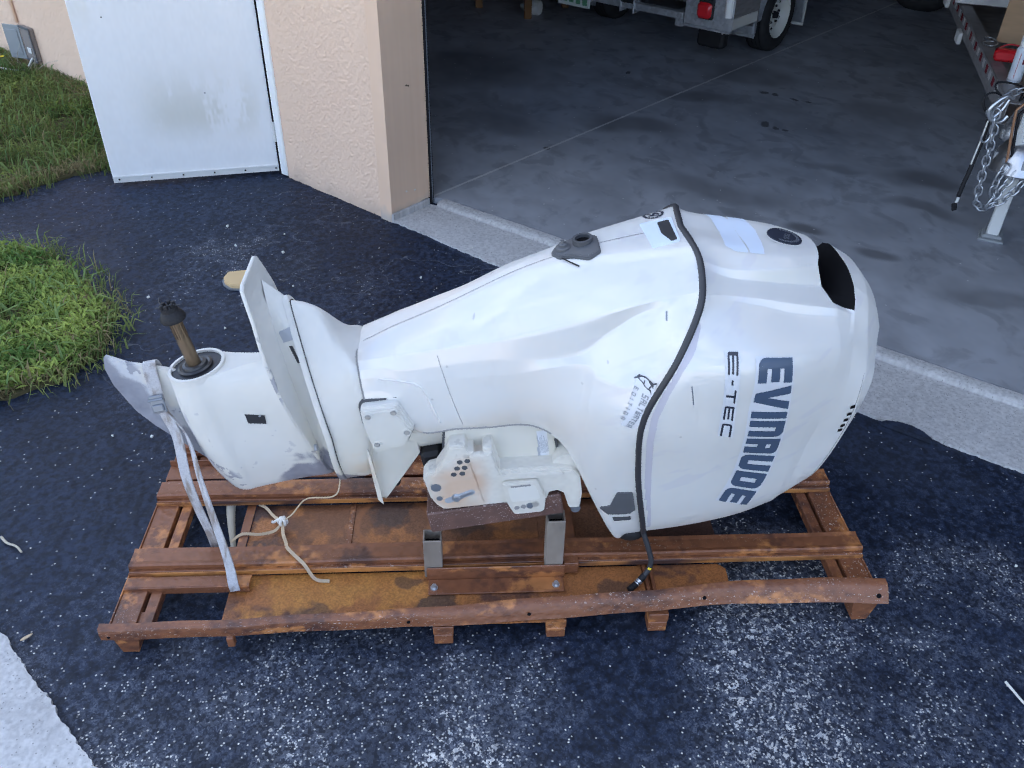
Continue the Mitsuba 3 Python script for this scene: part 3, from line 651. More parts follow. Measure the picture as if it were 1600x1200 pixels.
def long_rail(y0, y1, x0=-.972, x1=.975, zt=.122, sag=0.):
    xs = np.linspace(x0, x1, 40)
    prof = [(y0 - .007, .0925), (y0 - .007, .1030), (y0 - .005, .1045), (y0 + .003, .1050), (y0 + .003, .109), (y0 - .001, .111), (y0 - .001, zt - .002), (y0 + .004, zt + .001), (y0 + .016, zt - .0015), (y1 - .016, zt - .0015), (y1 - .004, zt + .001), (y1, zt - .004), (y1, .0925)]
    n = len(prof); V = []
    for i, x in enumerate(xs):
        k = .0015 * math.sin(x * 5.1 + y0 * 40) + .001 * math.sin(x * 13)
        V += [[x, y, z + k * (z > .1)] for (y, z) in prof]
    F = []
    for i in range(len(xs) - 1):
        for j in range(n):
            a, b = i * n + j, i * n + (j + 1) % n; F += [[a, b, b + n], [a, b + n, a + n]]
    for j in range(1, n - 1): F += [[0, j + 1, j], [(len(xs) - 1) * n, (len(xs) - 1) * n + j, (len(xs) - 1) * n + j + 1]]
    return outward(trimesh.Trimesh(np.array(V), F, process=False))
for y0, y1 in ((-.121, -.058), (.140, .200)):
    rk_ = part('rail', long_rail(y0, y1), RL); part('lip', box(-.974, .977, y0 - .0105, y0 - .0075, .088, .1035, .001), 'rust_lip_mat', parent=rk_)
part('rail', cat_([box(-.978, .978, .236, .296, .0925, .097, .001), box(-.978, .978, .296, .30, .0925, .115)]), RL)
part('rail', long_rail(.352, .412), RL)
# the bent front rail
fr = [(-.986, -.318, .121, -.319, .080), (-.80, -.318, .121, -.319, .080), (-.61, -.317, .121, -.3175, .080), (-.30, -.302, .121, -.308, .080), (.016, -.283, .121, -.302, .081), (.342, -.266, .121, -.283, .081), (.43, -.255, .121, -.274, .081), (.511, -.247, .121, -.267, .081), (.60, -.240, .121, -.265, .081), (.68, -.238, .121, -.266, .081), (.85, -.242, .121, -.272, .081), (.992, -.246, .121, -.280, .081)]
fp = smooth_path([list(q) + [0] for q in fr], 90) if False else None
tq = np.linspace(0, 1, len(fr)); fr = np.array(fr); fq = hermite(fr[:, None], tq, np.linspace(0, 1, 110))[:, 0]
V, F = [], []
for i, (x, yt, zt, yb, zb) in enumerate(fq):
    k = .0016 * math.sin(x * 9) + .0012 * math.sin(x * 23 + 1)
    dn_ = np.array([yb - yt, zb - zt]); dn_ /= np.linalg.norm(dn_); nin = np.array([-dn_[1], dn_[0]])       # inward (to +y)
    if nin[0] < 0: nin = -nin
    o = np.array([yt + k, zt + k * .6]); b = np.array([yb + k, zb]); bump_ = -nin * .003
    ring = [b, b * .72 + o * .28 + bump_ * .3, b * .5 + o * .5 + bump_, b * .22 + o * .78 + bump_ * .6, o, o + np.array([.016, .0015]), o + np.array([.016, -.003]), o + nin * .004 + dn_ * .005, b + nin * .004]
    V += [[x, *r_] for r_ in ring]
n = 9
for i in range(len(fq) - 1):
    for j in range(n):
        a, b = i * n + j, i * n + (j + 1) % n; F += [[a, b, b + n], [a, b + n, a + n]]
for j in range(1, n - 1): F += [[0, j + 1, j], [(len(fq) - 1) * n, (len(fq) - 1) * n + j, (len(fq) - 1) * n + j + 1]]
frk = part('rail', outward(trimesh.Trimesh(np.array(V), F, process=False)), RL, 50, label='bent front rail of the pallet')
def disc(r, h, n=14): return prism(Polygon([(r * math.cos(a), r * math.sin(a)) for a in np.arange(n) * 2 * np.pi / n]), 0, h)
for (x, y, z, r) in ((.967, -.2665, .098, .0062), (.512, -.2595, .1015, .005), (-.965, -.3215, .092, .0035), (.06, -.2945, .1, .0045), (-.24, -.3085, .1, .004)):
    part('bolt_hole', moved(disc(r, .0022), frame([x, y, z], [1, 0, 0], [0, .45 if x > .3 else .2, .89], [0, -.89, .45 if x > .3 else .2])), 'void_mat', parent=frk)
# short angle bar at the left, cross members with their feet, sheets
part('angle_bar', cat_([box(-.972, -.655, -.176, -.148, .097, .1012, .001), box(-.972, -.655, -.180, -.1765, .078, .101, .001), box(-.972, -.655, -.1475, -.140, .0935, .098)]), RL)
for x, ya in ((-.182, -.300), (.105, -.289), (.370, -.280)):
    part('cross_member', cat_([box(x, x + .052, ya, .40, .035, .064, .002), box(x + .002, x + .050, ya - .001, -.235, .0, .0345, .002), box(x + .002, x + .050, .34, .40, .0, .0345, .002)]), RL)
part('foot', box(-.690, -.672, -.318, -.30, .035, .068, .002), RL)
def sheet(x0, x1, y0, y1, z, poly=None, seed=0):
    """thin plate with slightly buckled top"""
    nx, ny = max(2, int((x1 - x0) / .025)), max(2, int((y1 - y0) / .025))
    gx_, gy_ = np.meshgrid(np.linspace(x0, x1, nx), np.linspace(y0, y1, ny), indexing='ij')
    h = z + .004 * (meshkit.fbm(np.stack([gx_ * 6, gy_ * 6, gx_ * 0 + seed], -1), 3, seed) - .5)
    top = np.stack([gx_, gy_, h], -1); bot = top - [0, 0, .0022]
    idx = np.arange(nx * ny).reshape(nx, ny); q = np.stack([idx[:-1, :-1], idx[1:, :-1], idx[1:, 1:], idx[:-1, 1:]], -1).reshape(-1, 4)
    F = [q[:, [0, 1, 2]], q[:, [0, 2, 3]], q[:, [0, 2, 1]] + nx * ny, q[:, [0, 3, 2]] + nx * ny]
    rim = np.r_[idx[:, 0], idx[-1, 1:], idx[-2::-1, -1], idx[0, -2:0:-1]]; r2 = np.roll(rim, -1)
    F += [np.stack([rim, rim + nx * ny, r2 + nx * ny], 1), np.stack([rim, r2 + nx * ny, r2], 1)]
    return trimesh.Trimesh(np.vstack([top.reshape(-1, 3), bot.reshape(-1, 3)]), np.vstack(F), process=False)
part('floor_sheet', sheet(-.664, .150, -.30, -.122, .074, seed=1), RS); part('edge_strip', sheet(-.712, -.662, -.30, -.122, .0695, seed=2), RS)
part('doubler', cat_([sheet(-.197, .160, -.262, -.123, .0785, seed=3)]), RS)
part('floor_sheet', sheet(.1515, .372, -.258, -.122, .0735, seed=4), RS)
part('joint_channel', cat_([box(.376, .384, -.245, .14, .066, .079, .001), box(.392, .401, -.245, .14, .066, .079, .001), box(.3845, .3915, -.245, .14, .060, .066)]), RL)
part('floor_sheet', trimesh.util.concatenate([prism(Polygon([(.402, -.240), (.597, -.228), (.601, -.14), (.583, -.122), (.402, -.122)]), .071, .0735)]), RS)
part('edge_strip', sheet(-.722, -.698, -.057, .139, .080, seed=6), RL); part('floor_sheet', sheet(-.6975, -.428, -.057, .139, .0735, seed=7), RS)
part('seam_strip', box(-.4275, -.412, -.057, .139, .070, .0775, .001), RL); part('floor_sheet', sheet(-.4115, .105, -.057, .139, .0738, seed=8), RS)
part('floor_sheet', sheet(.106, .602, -.057, .139, .0733, seed=9), RS)
part('floor_sheet', sheet(-.40, .55, .201, .35, .0735, seed=10), RS)

# ------------------------------------------------------------------ the stand bolted to the pallet
st = thing('motor_stand', 'worn steel stand of square posts and angle bars bolted to the pallet under the clamp', 'stand')
def sp(name, m, mat, smooth=False, label=None): return put(name, m, mat, st, smooth, label)
for sy in (-1, 1):
    y0 = -.147 * 1
    def Y(v): return v if sy < 0 else -v
    def bx(x0, x1, ya, yb, z0, z1, c=.0015): return box(x0, x1, min(Y(ya), Y(yb)), max(Y(ya), Y(yb)), z0, z1, c)
    sp('base_angle', bx(-.195, .158, -.212, -.163, .082, .087), RL)
    sp('base_angle', bx(-.199, .162, -.1625, -.158, .082, .128), RL)
    for (x, ht) in ((-.205, .222), (.110, .282)):
        w = .047
        hollow = m3.Manifold(m3.Mesh(np.array(bx(x, x + w, -.156, -.112, .088, ht).vertices, np.float32), np.array(bx(x, x + w, -.156, -.112, .088, ht).faces, np.uint32)))
        cut = bx(x + .004, x + w - .004, -.152, -.116, ht - .05, ht + .02, 0)
        hollow = hollow - m3.Manifold(m3.Mesh(np.array(cut.vertices, np.float32), np.array(cut.faces, np.uint32)))
        mm = hollow.to_mesh(); pk = sp('post', trimesh.Trimesh(mm.vert_properties[:, :3], mm.tri_verts), 'worn_steel_mat')
        put('bore', bx(x + .0045, x + w - .0045, -.1515, -.1165, ht - .049, ht - .03, 0), 'void_mat', pk)
    for x in (-.180, .137):
        sp('bolt', cat_([moved(disc(.010, .003, 20), frame([x, Y(-.192), .087], [1, 0, 0], [0, 1, 0], [0, 0, 1])), moved(disc(.0065, .009, 6), frame([x, Y(-.192), .0895], [1, 0, 0], [0, 1, 0], [0, 0, 1]))]), 'zinc_mat')
sp('cross_bar', box(.16, .20, -.15, .15, .083, .12, .002), RL)
sp('transom_board', eng(box(-.236, .098, -.302, -.236, -.165, .165, .004)), 'transom_mat', label='speckled purple-brown plate the clamp grips')

# ------------------------------------------------------------------ the outboard motor
mo = thing('outboard_motor', 'white outboard motor without its propeller, lying on its front with the shaft pointing up', 'outboard motor')
def mp(name, m, mat='cowl_mat', smooth=False, label=None, parent=mo): return put(name, eng(m), mat, parent, smooth, label)

# lower cowl: curves A crown, B, BC, C upper crease, K valley, D shoulder, E, F, G edge, H centre underneath; one row per station
LC = [
 # S0 joint with the exhaust housing
 [(-.309, .184, 0), (-.309, .184, .025), (-.307, .184, .055), (-.305, .182, .075), (-.304, .166, .092), (-.305, .148, .100), (-.306, .12, .107), (-.306, .093, .112), (-.306, .083, .09), (-.306, .083, 0)],
 [(-.245, .206, 0), (-.245, .205, .025), (-.244, .199, .065), (-.242, .191, .090), (-.242, .170, .103), (-.242, .148, .110), (-.242, .11, .115), (-.240, .080, .118), (-.240, .070, .09), (-.240, .07, 0)],
 [(-.215, .216, 0), (-.215, .214, .025), (-.214, .207, .068), (-.212, .196, .097), (-.212, .163, .111), (-.212, .13, .118), (-.212, .06, .123), (-.214, .004, .123), (-.214, -.006, .1), (-.214, -.006, 0)],
 [(-.118, .242, 0), (-.120, .240, .024), (-.115, .230, .075), (-.109, .205, .115), (-.108, .167, .126), (-.108, .13, .131), (-.11, .05, .134), (-.11, -.012, .128), (-.11, -.022, .1), (-.11, -.022, 0)],
 [(-.060, .260, 0), (-.066, .257, .026), (-.050, .243, .080), (-.045, .211, .123), (-.04, .170, .134), (-.04, .13, .139), (-.045, .05, .140), (-.045, -.020, .129), (-.045, -.032, .1), (-.045, -.032, 0)],
 [(.076, .304, 0), (.073, .299, .035), (.06, .272, .092), (.050, .217, .137), (.05, .166, .147), (.05, .13, .151), (.056, .05, .150), (.057, -.032, .132), (.055, -.045, .10), (.055, -.045, 0)],
 [(.178, .326, 0), (.168, .318, .048), (.168, .288, .103), (.190, .238, .152), (.180, .158, .162), (.186, .148, .176), (.152, .03, .184), (.128, -.075, .165), (.125, -.11, .12), (.125, -.115, 0)],
 [(.268, .339, 0), (.268, .334, .060), (.266, .304, .118), (.273, .262, .167), (.268, .211, .172), (.228, .132, .212), (.195, .03, .218), (.170, -.165, .186), (.211, -.42, .150), (.211, -.432, 0)],
 [(.352, .344, 0), (.360, .341, .070), (.362, .317, .124), (.340, .279, .180), (.336, .258, .188), (.287, .118, .246), (.245, .03, .248), (.215, -.155, .215), (.245, -.418, .153), (.245, -.435, 0)],
 [(.447, .345, 0), (.453, .346, .075), (.459, .331, .127), (.450, .294, .192), (.442, .276, .212), (.382, .196, .274), (.301, .057, .279), (.281, -.114, .241), (.285, -.415, .155), (.285, -.438, 0)],
]
LC = np.array(LC)
LC[6:9, 4, 2] -= [.008, .012, .008]
GL = loft(LC, 9, 8, sharp_s=(), sharp_c=(3, 4, 5))
lower = outward(grid_mesh(GL)); ex = [0, 0]
# close the joint end and the bottom edge with fans
def cap_ring(R):
    c = R.mean(0); n = len(R) - 1
    V = np.vstack([R[:-1], c]); F = [[i, (i + 1) % n, n] for i in range(n)]
    return trimesh.Trimesh(V, F, process=False)
mp('lower_cowl', cat_([lower, cap_ring(GL[0])]), 'cowl_mat', 38, label='white lower cowl with grey scuffs')

# upper cowl: A, B, BC plateau edge, S foot of the scoop, C scoop border, D, E, F, G, H
SEAM = LC[9]
UC = [
 [SEAM[0], SEAM[1], SEAM[2], SEAM[2] * .8 + SEAM[3] * .2, SEAM[3] * .75 + SEAM[4] * .25, SEAM[4] * .95 + SEAM[5] * .05, SEAM[5], SEAM[6], SEAM[7], SEAM[8], SEAM[9]],
 [(.500, .327, 0), (.504, .328, .075), (.512, .300, .126), (.508, .284, .134), (.497, .268, .180), (.494, .260, .190), (.43, .188, .284), (.345, .05, .286), (.325, -.118, .247), (.33, -.415, .157), (.33, -.438, 0)],
 [(.565, .304, 0), (.570, .304, .082), (.585, .277, .118), (.584, .252, .124), (.575, .240, .172), (.573, .226, .179), (.525, .162, .283), (.45, .04, .290), (.42, -.125, .255), (.43, -.41, .158), (.43, -.43, 0)],
 [(.668, .278, 0), (.668, .273, .072), (.666, .256, .098), (.668, .216, .105), (.655, .208, .165), (.652, .187, .172), (.645, .132, .248), (.58, .02, .270), (.55, -.13, .24), (.53, -.402, .153), (.53, -.42, 0)],
 [(.742, .250, 0), (.737, .247, .045), (.727, .240, .073), (.733, .190, .086), (.745, .171, .152), (.742, .156, .160), (.735, .105, .212), (.695, -.005, .230), (.658, -.142, .213), (.612, -.385, .143), (.615, -.40, 0)],
 # foot of the slot, its lip, then the hood
 [(.746, .150, 0), (.742, .150, .045), (.737, .153, .074), (.740, .172, .092), (.781, .145, .139), (.778, .138, .148), (.757, .095, .198), (.724, -.010, .219), (.684, -.145, .203), (.628, -.375, .14), (.63, -.39, 0)],
 [(.800, .209, 0), (.800, .204, .060), (.798, .188, .100), (.794, .166, .124), (.788, .142, .141), (.785, .134, .150), (.775, .092, .184), (.757, -.006, .206), (.720, -.142, .198), (.646, -.365, .138), (.648, -.382, 0)],
 [(.838, .179, 0), (.836, .173, .060), (.831, .154, .100), (.826, .132, .124), (.820, .109, .142), (.817, .096, .150), (.812, .058, .171), (.803, -.006, .192), (.776, -.135, .188), (.694, -.335, .134), (.692, -.346, 0)],
 [(.868, .127, 0), (.866, .118, .050), (.861, .100, .085), (.856, .081, .104), (.850, .062, .116), (.847, .050, .124), (.841, .016, .142), (.833, -.04, .158), (.801, -.15, .150), (.716, -.322, .114), (.712, -.330, 0)],
 [(.884, .066, 0), (.884, .060, .025), (.883, .048, .045), (.884, .035, .055), (.880, .024, .062), (.877, .014, .066), (.871, -.015, .077), (.862, -.075, .084), (.832, -.165, .078), (.748, -.288, .055), (.750, -.298, 0)],
 [(.903, .005, 0), (.902, .003, .0), (.900, .0, .0), (.898, -.004, .0), (.896, -.010, .0), (.894, -.018, .0), (.889, -.04, .0), (.878, -.10, .0), (.846, -.17, .0), (.780, -.250, .0), (.780, -.252, 0)],
]
UC = np.array(UC)
ks, kc = 8, 8
GU = loft(UC, ks, kc, sharp_s=(4, 5, 6, 7), sharp_c=(2, 3, 4, 5))
Sg, Cg = GU.shape[:2]
slot = np.zeros((Sg - 1, Cg - 1), bool); nc2 = 2 * (UC.shape[1] - 1) * kc
slot[4 * ks:6 * ks, :3 * kc + 6] = True; slot[4 * ks:6 * ks, nc2 - 3 * kc - 6:] = True
def sign_fix(m, ref):
    """orient an open patch like the closed reference"""
    return m
full = grid_mesh(GU); flip = full.volume < 0
def patch(cells):
    m = grid_mesh(GU, cells)
    if flip: m.invert()
    return m
upper = cat_([patch(~slot)])
up_key = mp('upper_cowl', upper, 'cowl_mat', 24, label='glossy white upper cowl with dark blue lettering')
mp('air_vent', patch(slot), 'void_mat', 30, label='dark air intake slot under the cowl top')

# surface sampling for things laid on the cowl
def height(Gs, axis):
    """scattered lookup of the near half: axis 2 gives w(u, v), axis 1 gives v(u, w) of the up side"""
    pts = np.vstack([g.reshape(-1, 3) for g in Gs])
    return pts
allp = np.vstack([GL[:, :9 * 8 + 1].reshape(-1, 3), GU[:, :10 * 8 + 1].reshape(-1, 3)])
sidep = np.vstack([GL[:, 3 * 8:8 * 8 + 1].reshape(-1, 3), GU[:, 5 * 8:9 * 8 + 1].reshape(-1, 3)])
Hw = LinearNDInterpolator(sidep[:, :2], sidep[:, 2])
topn = np.vstack([GL[:, :3 * 8 + 1].reshape(-1, 3), GU[:5 * ks, :2 * 8 + 1].reshape(-1, 3)]); topn = np.vstack([topn, topn * [1, 1, -1]])
topp = topn[:, [0, 2, 1]]
Hv = LinearNDInterpolator(topp[:, :2], topp[:, 2])

def fine(m, edge=.006):
    v, f = trimesh.remesh.subdivide_to_size(m.vertices, m.faces, edge, max_iter=8); return trimesh.Trimesh(v, f, process=True)
def on_side(m2, lift=.0012, edge=.006):
    """drape a flat (u, v) mesh on the near side of the cowl; z of the mesh is height above it"""
    m = fine(m2, edge); q = m.vertices
    w = Hw(q[:, 0], q[:, 1]); w = np.where(np.isnan(w), np.nanmean(w), w)
    e = 2e-3
    gu = (Hw(q[:, 0] + e, q[:, 1]) - Hw(q[:, 0] - e, q[:, 1])) / (2 * e); gv = (Hw(q[:, 0], q[:, 1] + e) - Hw(q[:, 0], q[:, 1] - e)) / (2 * e)
    N = np.c_[-np.nan_to_num(gu), -np.nan_to_num(gv), np.ones(len(q))]; N /= np.linalg.norm(N, axis=1, keepdims=True)
    m.vertices = np.c_[q[:, 0], q[:, 1], w] + N * (lift + q[:, 2:3]); 
    return m
def on_top(m2, lift=.0012, edge=.006):
    """drape a flat (u, w) mesh on the up (aft) face; z of the mesh is height above it"""
    m = fine(m2, edge); q = m.vertices
    v = Hv(q[:, 0], q[:, 1]); v = np.where(np.isnan(v), np.nanmean(v), v); e = 2e-3
    gu = (Hv(q[:, 0] + e, q[:, 1]) - Hv(q[:, 0] - e, q[:, 1])) / (2 * e); gw = (Hv(q[:, 0], q[:, 1] + e) - Hv(q[:, 0], q[:, 1] - e)) / (2 * e)
    N = np.c_[-np.nan_to_num(gu), np.ones(len(q)), -np.nan_to_num(gw)]; N /= np.linalg.norm(N, axis=1, keepdims=True)
    m.vertices = np.c_[q[:, 0], v, q[:, 1]] + N * (lift + q[:, 2:3]); m.invert()
    return m
# block letters in a unit box (height 1), tops up
def blk(*rects): return shapely.union_all([shapely.box(*r) if len(r) == 4 and not isinstance(r[0], tuple) else Polygon(r) for r in rects])
def soften(g, r=.07): return g.buffer(-r * .4).buffer(r * .4 + r, join_style=2).buffer(-r, join_style=1)
def cornered(g, x, y, r, sx, sy):
    """cut one outer corner round"""
    c = shapely.box(min(x, x + sx * r), min(y, y + sy * r), max(x, x + sx * r), max(y, y + sy * r)); k = shapely.Point(x + sx * r, y + sy * r).buffer(r, quad_segs=8)
    return g.difference(c.difference(k))
def glyph(ch, t, wd):
    """t stroke, wd width"""
    h = t * .95
    if ch == 'E': g = cornered(blk((0, 0, t, 1), (0, 0, wd, h), (0, .5 - h / 2, wd * .95, .5 + h / 2), (0, 1 - h, wd, 1)), 0, 0, .22, 1, 1)
    elif ch == 'V': return Polygon([(0, 1), (t * 1.1, 1), (wd / 2, .36), (wd - t * 1.1, 1), (wd, 1), (wd / 2 + t * .62, 0), (wd / 2 - t * .62, 0)])
    elif ch == 'I': g = blk((0, 0, t, 1))
    elif ch == 'N': g = cornered(blk((0, 0, t, 1), (0, 1 - h, wd, 1), (wd - t, 0, wd, 1)), wd, 1, .24, -1, -1)
    elif ch == 'R': g = cornered(blk((0, 0, t, 1), (0, 1 - h, wd, 1), (wd - t, .42, wd, 1), (0, .36, wd, .36 + h), ((wd - t * 1.15, 0), (wd, 0), (wd, .36), (wd - t * 1.15, .42))), wd, 1, .2, -1, -1)
    elif ch == 'U': g = cornered(cornered(blk((0, 0, t, 1), (0, 0, wd, h), (wd - t, 0, wd, 1)), 0, 0, .22, 1, 1), wd, 0, .22, -1, 1)
    elif ch == 'D': g = cornered(cornered(blk((0, 0, t, 1), (0, 0, wd, h), (0, 1 - h, wd, 1), (wd - t, 0, wd, 1)), wd, 0, .24, -1, 1), wd, 1, .24, -1, -1)
    elif ch == 'T': g = blk((0, 1 - h, wd, 1), (wd / 2 - t * .55, 0, wd / 2 + t * .55, 1))
    elif ch == 'C': g = cornered(cornered(blk((0, 0, t, 1), (0, 0, wd, h), (0, 1 - h, wd, 1)), 0, 0, .24, 1, 1), 0, 1, .24, 1, -1)
    elif ch == '-': g = blk((0, .5 - h / 2, wd, .5 + h / 2))
    elif ch == 'O': g = blk((0, 0, wd, 1)).difference(shapely.box(t, h, wd - t, 1 - h))
    elif ch == 'S': g = blk((0, 0, wd, h), (0, .5 - h / 2, wd, .5 + h / 2), (0, 1 - h, wd, 1), (0, .5, t, 1), (wd - t, 0, wd, .5))
    elif ch == 'A': g = blk((0, 0, t, 1), (wd - t, 0, wd, 1), (0, 1 - h, wd, 1), (0, .4, wd, .4 + h))
    elif ch == 'L': g = blk((0, 0, t, 1), (0, 0, wd, h))
    elif ch == 'W': g = blk((0, 0, t, 1), (wd - t, 0, wd, 1), (0, 0, wd, h), (wd / 2 - t / 2, 0, wd / 2 + t / 2, .8))
    return g
def word(txt, t, widths, gap):
    x, out = 0, []
    for ch in txt:
        wd = widths.get(ch, widths['*'])
        if ch != ' ': out.append(shapely.affinity.translate(glyph(ch, t, wd), x, 0))
        x += wd + gap
    return out, x - gap
def along(lo, hi, k):
    """map (x in 0..1 along, y in 0..1 across) between two guide polylines in (u, v)"""
    lo, hi = np.array(lo, float), np.array(hi, float)
    tl = np.r_[0, np.cumsum(np.linalg.norm(np.diff(lo, axis=0), axis=1))]; th = np.r_[0, np.cumsum(np.linalg.norm(np.diff(hi, axis=0), axis=1))]
    tl /= tl[-1]; th /= th[-1]
    def f(x, y):
        a = hermite(lo[:, None], tl, x)[:, 0]; b = hermite(hi[:, None], th, x)[:, 0]
        return a + (b - a) * y[:, None]
    return f
def lettering(txt, t, widths, gap, lo, hi, edge=.006):
    gl, L = word(txt, t, widths, gap); f = along(lo, hi, L); ms = []
    for g in gl:
        for q in getattr(g, 'geoms', [g]):
            m = flat(q.simplify(.004), 0); m.vertices = m.vertices / [L, 1, 1]
            v, fc = trimesh.remesh.subdivide_to_size(m.vertices * [L, 1, 1], m.faces, .16, max_iter=6); v = v / [L, 1, 1]
            p = f(np.clip(v[:, 0], 0, 1), v[:, 1]); ms.append(trimesh.Trimesh(np.c_[p, np.zeros(len(p))], fc, process=False))
    return ms, f
def face_out(m):
    """turn a draped sheet towards the camera's side"""
    if m.face_normals[:, 2].mean() < 0: m.invert()
    return m
evL = [(.544, .166), (.537, .103), (.529, .039), (.522, -.066), (.506, -.173), (.468, -.277)]; evR = [(.618, .140), (.616, .072), (.611, -.015), (.602, -.130), (.586, -.213), (.541, -.331)]
ms, fmap = lettering('EVINRUDE', .262, {'I': .265, 'V': .86, '*': .70}, .095, evL, evR)
film = []
gx_ = np.linspace(0, 1, 40)
lo_ = fmap(np.clip(gx_, 0, 1), np.full(40, -.06)); hi_ = fmap(gx_, np.full(40, 1.03))
bk = Polygon(list(map(tuple, lo_)) + list(map(tuple, hi_[::-1]))).buffer(.0015)
mp('lettering_film', face_out(on_side(flat(bk, 0), .0009)), 'film_mat', True, parent=up_key)
for m in ms: mp('letter', face_out(on_side(m, .0019, .012)), 'decal_mat', True, parent=up_key)
etL = [(.481, .192), (.474, .131), (.469, .058), (.461, -.020)]; etR = [(.503, .186), (.495, .126), (.490, .052), (.485, -.033)]
ms, fmap = lettering('E-TEC', .2, {'T': 1.35, '-': .45, '*': 1.5}, .42, etL, etR)
lo_ = fmap(gx_, np.full(40, -.16)); hi_ = fmap(gx_, np.full(40, 1.16))
mp('lettering_film', face_out(on_side(flat(Polygon(list(map(tuple, lo_)) + list(map(tuple, hi_[::-1]))).buffer(.0015), 0), .0009)), 'film_mat', True, parent=up_key)
for m in ms: mp('small_letter', face_out(on_side(m, .0019, .012)), 'decal_dark_mat', True, parent=up_key)
# the fish emblem with its two lines of small lettering on the lower cowl
em = Polygon([(.302, .142), (.333, .136), (.312, .082), (.283, .026), (.257, .030), (.280, .086)]).buffer(.002)
low_key = mo + '__lower_cowl'
mp('emblem_film', face_out(on_side(flat(em, 0), .0008)), 'film_mat', True, parent=low_key)
ms, _ = lettering('SALTWATER', .2, {'*': .8}, .25, [(.307, .112), (.291, .076), (.265, .029)], [(.318, .108), (.301, .072), (.275, .026)])
ms2, _ = lettering('EDITION', .2, {'I': .2, '*': .75}, .8, [(.293, .124), (.275, .086), (.256, .046)], [(.301, .120), (.283, .083), (.264, .044)])
for m in ms + ms2: mp('tiny_letter', face_out(on_side(m, .0015, .02)), 'grey_bolt_mat', True, parent=low_key)
fish = [LineString([(.297, .137), (.304, .140), (.311, .143), (.319, .143), (.326, .138), (.331, .134), (.336, .136)]).buffer(.0013), Polygon([(.302, .141), (.307, .139), (.311, .143), (.307, .146)]), Polygon([(.322, .142), (.331, .133), (.328, .127), (.324, .133)]), Polygon([(.331, .134), (.339, .139), (.331, .131), (.329, .124), (.327, .131)]),
        LineString([(.304, .138), (.311, .132), (.315, .124), (.320, .120), (.326, .128)]).buffer(.0011), LineString([(.316, .137), (.313, .130)]).buffer(.0009), Polygon([(.320, .122), (.324, .112), (.325, .121)])]
fish = shapely.union_all([shapely.affinity.translate(shapely.affinity.scale(q, 1.0, .95, origin=(.316, .132)), -.001, .001) for q in fish])
mp('fish_emblem', face_out(cat_([on_side(flat(q, 0), .0016, .004) for q in getattr(fish, 'geoms', [fish])])), 'decal_dark_mat', True, parent=low_key)
# faded bands beside the seam, scratches, small square vents at the cowl's top edge
band = LineString([(.430, .240), (.412, .210), (.381, .172), (.352, .123), (.324, .055), (.312, -.016), (.307, -.114), (.300, -.238), (.298, -.358)]).buffer(.0075)
mp('faded_band', face_out(on_side(flat(band, 0), .0007)), 'wear_mat', True, parent=up_key)
mp('scratch', face_out(on_side(flat(LineString([(.403, .136), (.405, .088)]).buffer(.0011), 0), .001)), 'grey_bolt_mat', parent=up_key)
mp('chip', face_out(on_side(flat(LineString([(.377, .261), (.3745, .247)]).buffer(.0014), 0), .001)), 'grey_bolt_mat', parent=low_key)
vent_at = [(.779, -.070, 0), (.773, -.090, 0), (.767, -.107, 0), (.761, -.124, 0), (.757, -.138, 0)]
for (a, b, _) in vent_at:
    mp('square_vent', face_out(on_side(flat(shapely.box(a - .0055, b - .0045, a + .0055, b + .0045), 0), .0020)), 'void_mat', True, parent=up_key)
rim7 = GU[7 * ks, 5 * 8:9 * 8 + 1]
mp('edge_line', tube(rim7 + [-.006, 0, .001], .0012, 6), 'seam_mat', True, parent=up_key)
# things on the up-facing side: worn stickers, badge, round emblem, panel seam
def T2(pts): return Polygon(pts)
mp('worn_sticker', on_top(flat(T2([(.520, -.095), (.548, -.10), (.567, -.060), (.571, .0), (.572, .084), (.547, .084), (.530, .072), (.535, .0), (.530, -.05)]).buffer(.002), 0), .0010), 'sticker_mat', True, parent=up_key, label='pale worn sticker across the cowl')
mp('worn_sticker', on_top(flat(T2([(.574, -.098), (.604, -.09), (.616, -.024), (.613, .04), (.609, .070), (.606, .082), (.580, .083), (.579, .056), (.576, 0), (.570, -.06)]).buffer(.002), 0), .0010), 'sticker_mat', True, parent=up_key)
bc = (.676, -.002)
ell = lambda r, n=40: [(bc[0] + r * math.cos(k) * 1.02, bc[1] + r * math.sin(k) * 1.05) for k in np.arange(n) * 2 * np.pi / n]
bg = mp('round_badge', on_top(prism(Polygon(ell(.036)), 0, .003), .0002), 'decal_dark_mat', True, parent=up_key, label='round dark badge on the crown of the cowl')
mp('badge_rim', on_top(flat(Polygon(ell(.044), [ell(.0365)]), 0), .0014), 'cowl_mat', True, parent=up_key)
arc = LineString([(bc[0] + .0275 * math.cos(k), bc[1] + .028 * math.sin(k)) for k in np.linspace(-1.6, 2.2, 30)]).buffer(.0035).difference(shapely.union_all([LineString([(bc[0], bc[1]), (bc[0] + .05 * math.cos(k), bc[1] + .05 * math.sin(k))]).buffer(.0007) for k in np.linspace(-1.5, 2.1, 19)]))
mk_ = [q for q in getattr(arc, 'geoms', [arc])] + [LineString([(bc[0] - .006 + .0016 * k, bc[1] + .014 - .004 * k), (bc[0] + .004 + .0016 * k, bc[1] + .016 - .004 * k)]).buffer(.0010) for k in range(7)]
mp('badge_print', cat_([on_top(flat(q, 0), .0040, .01) for q in mk_]), 'grey_bolt_mat', True, parent=up_key)
lc = (.404, -.080)
el2 = lambda r, n=32: [(lc[0] + r * math.cos(k) * .92, lc[1] + r * math.sin(k)) for k in np.arange(n) * 2 * np.pi / n]
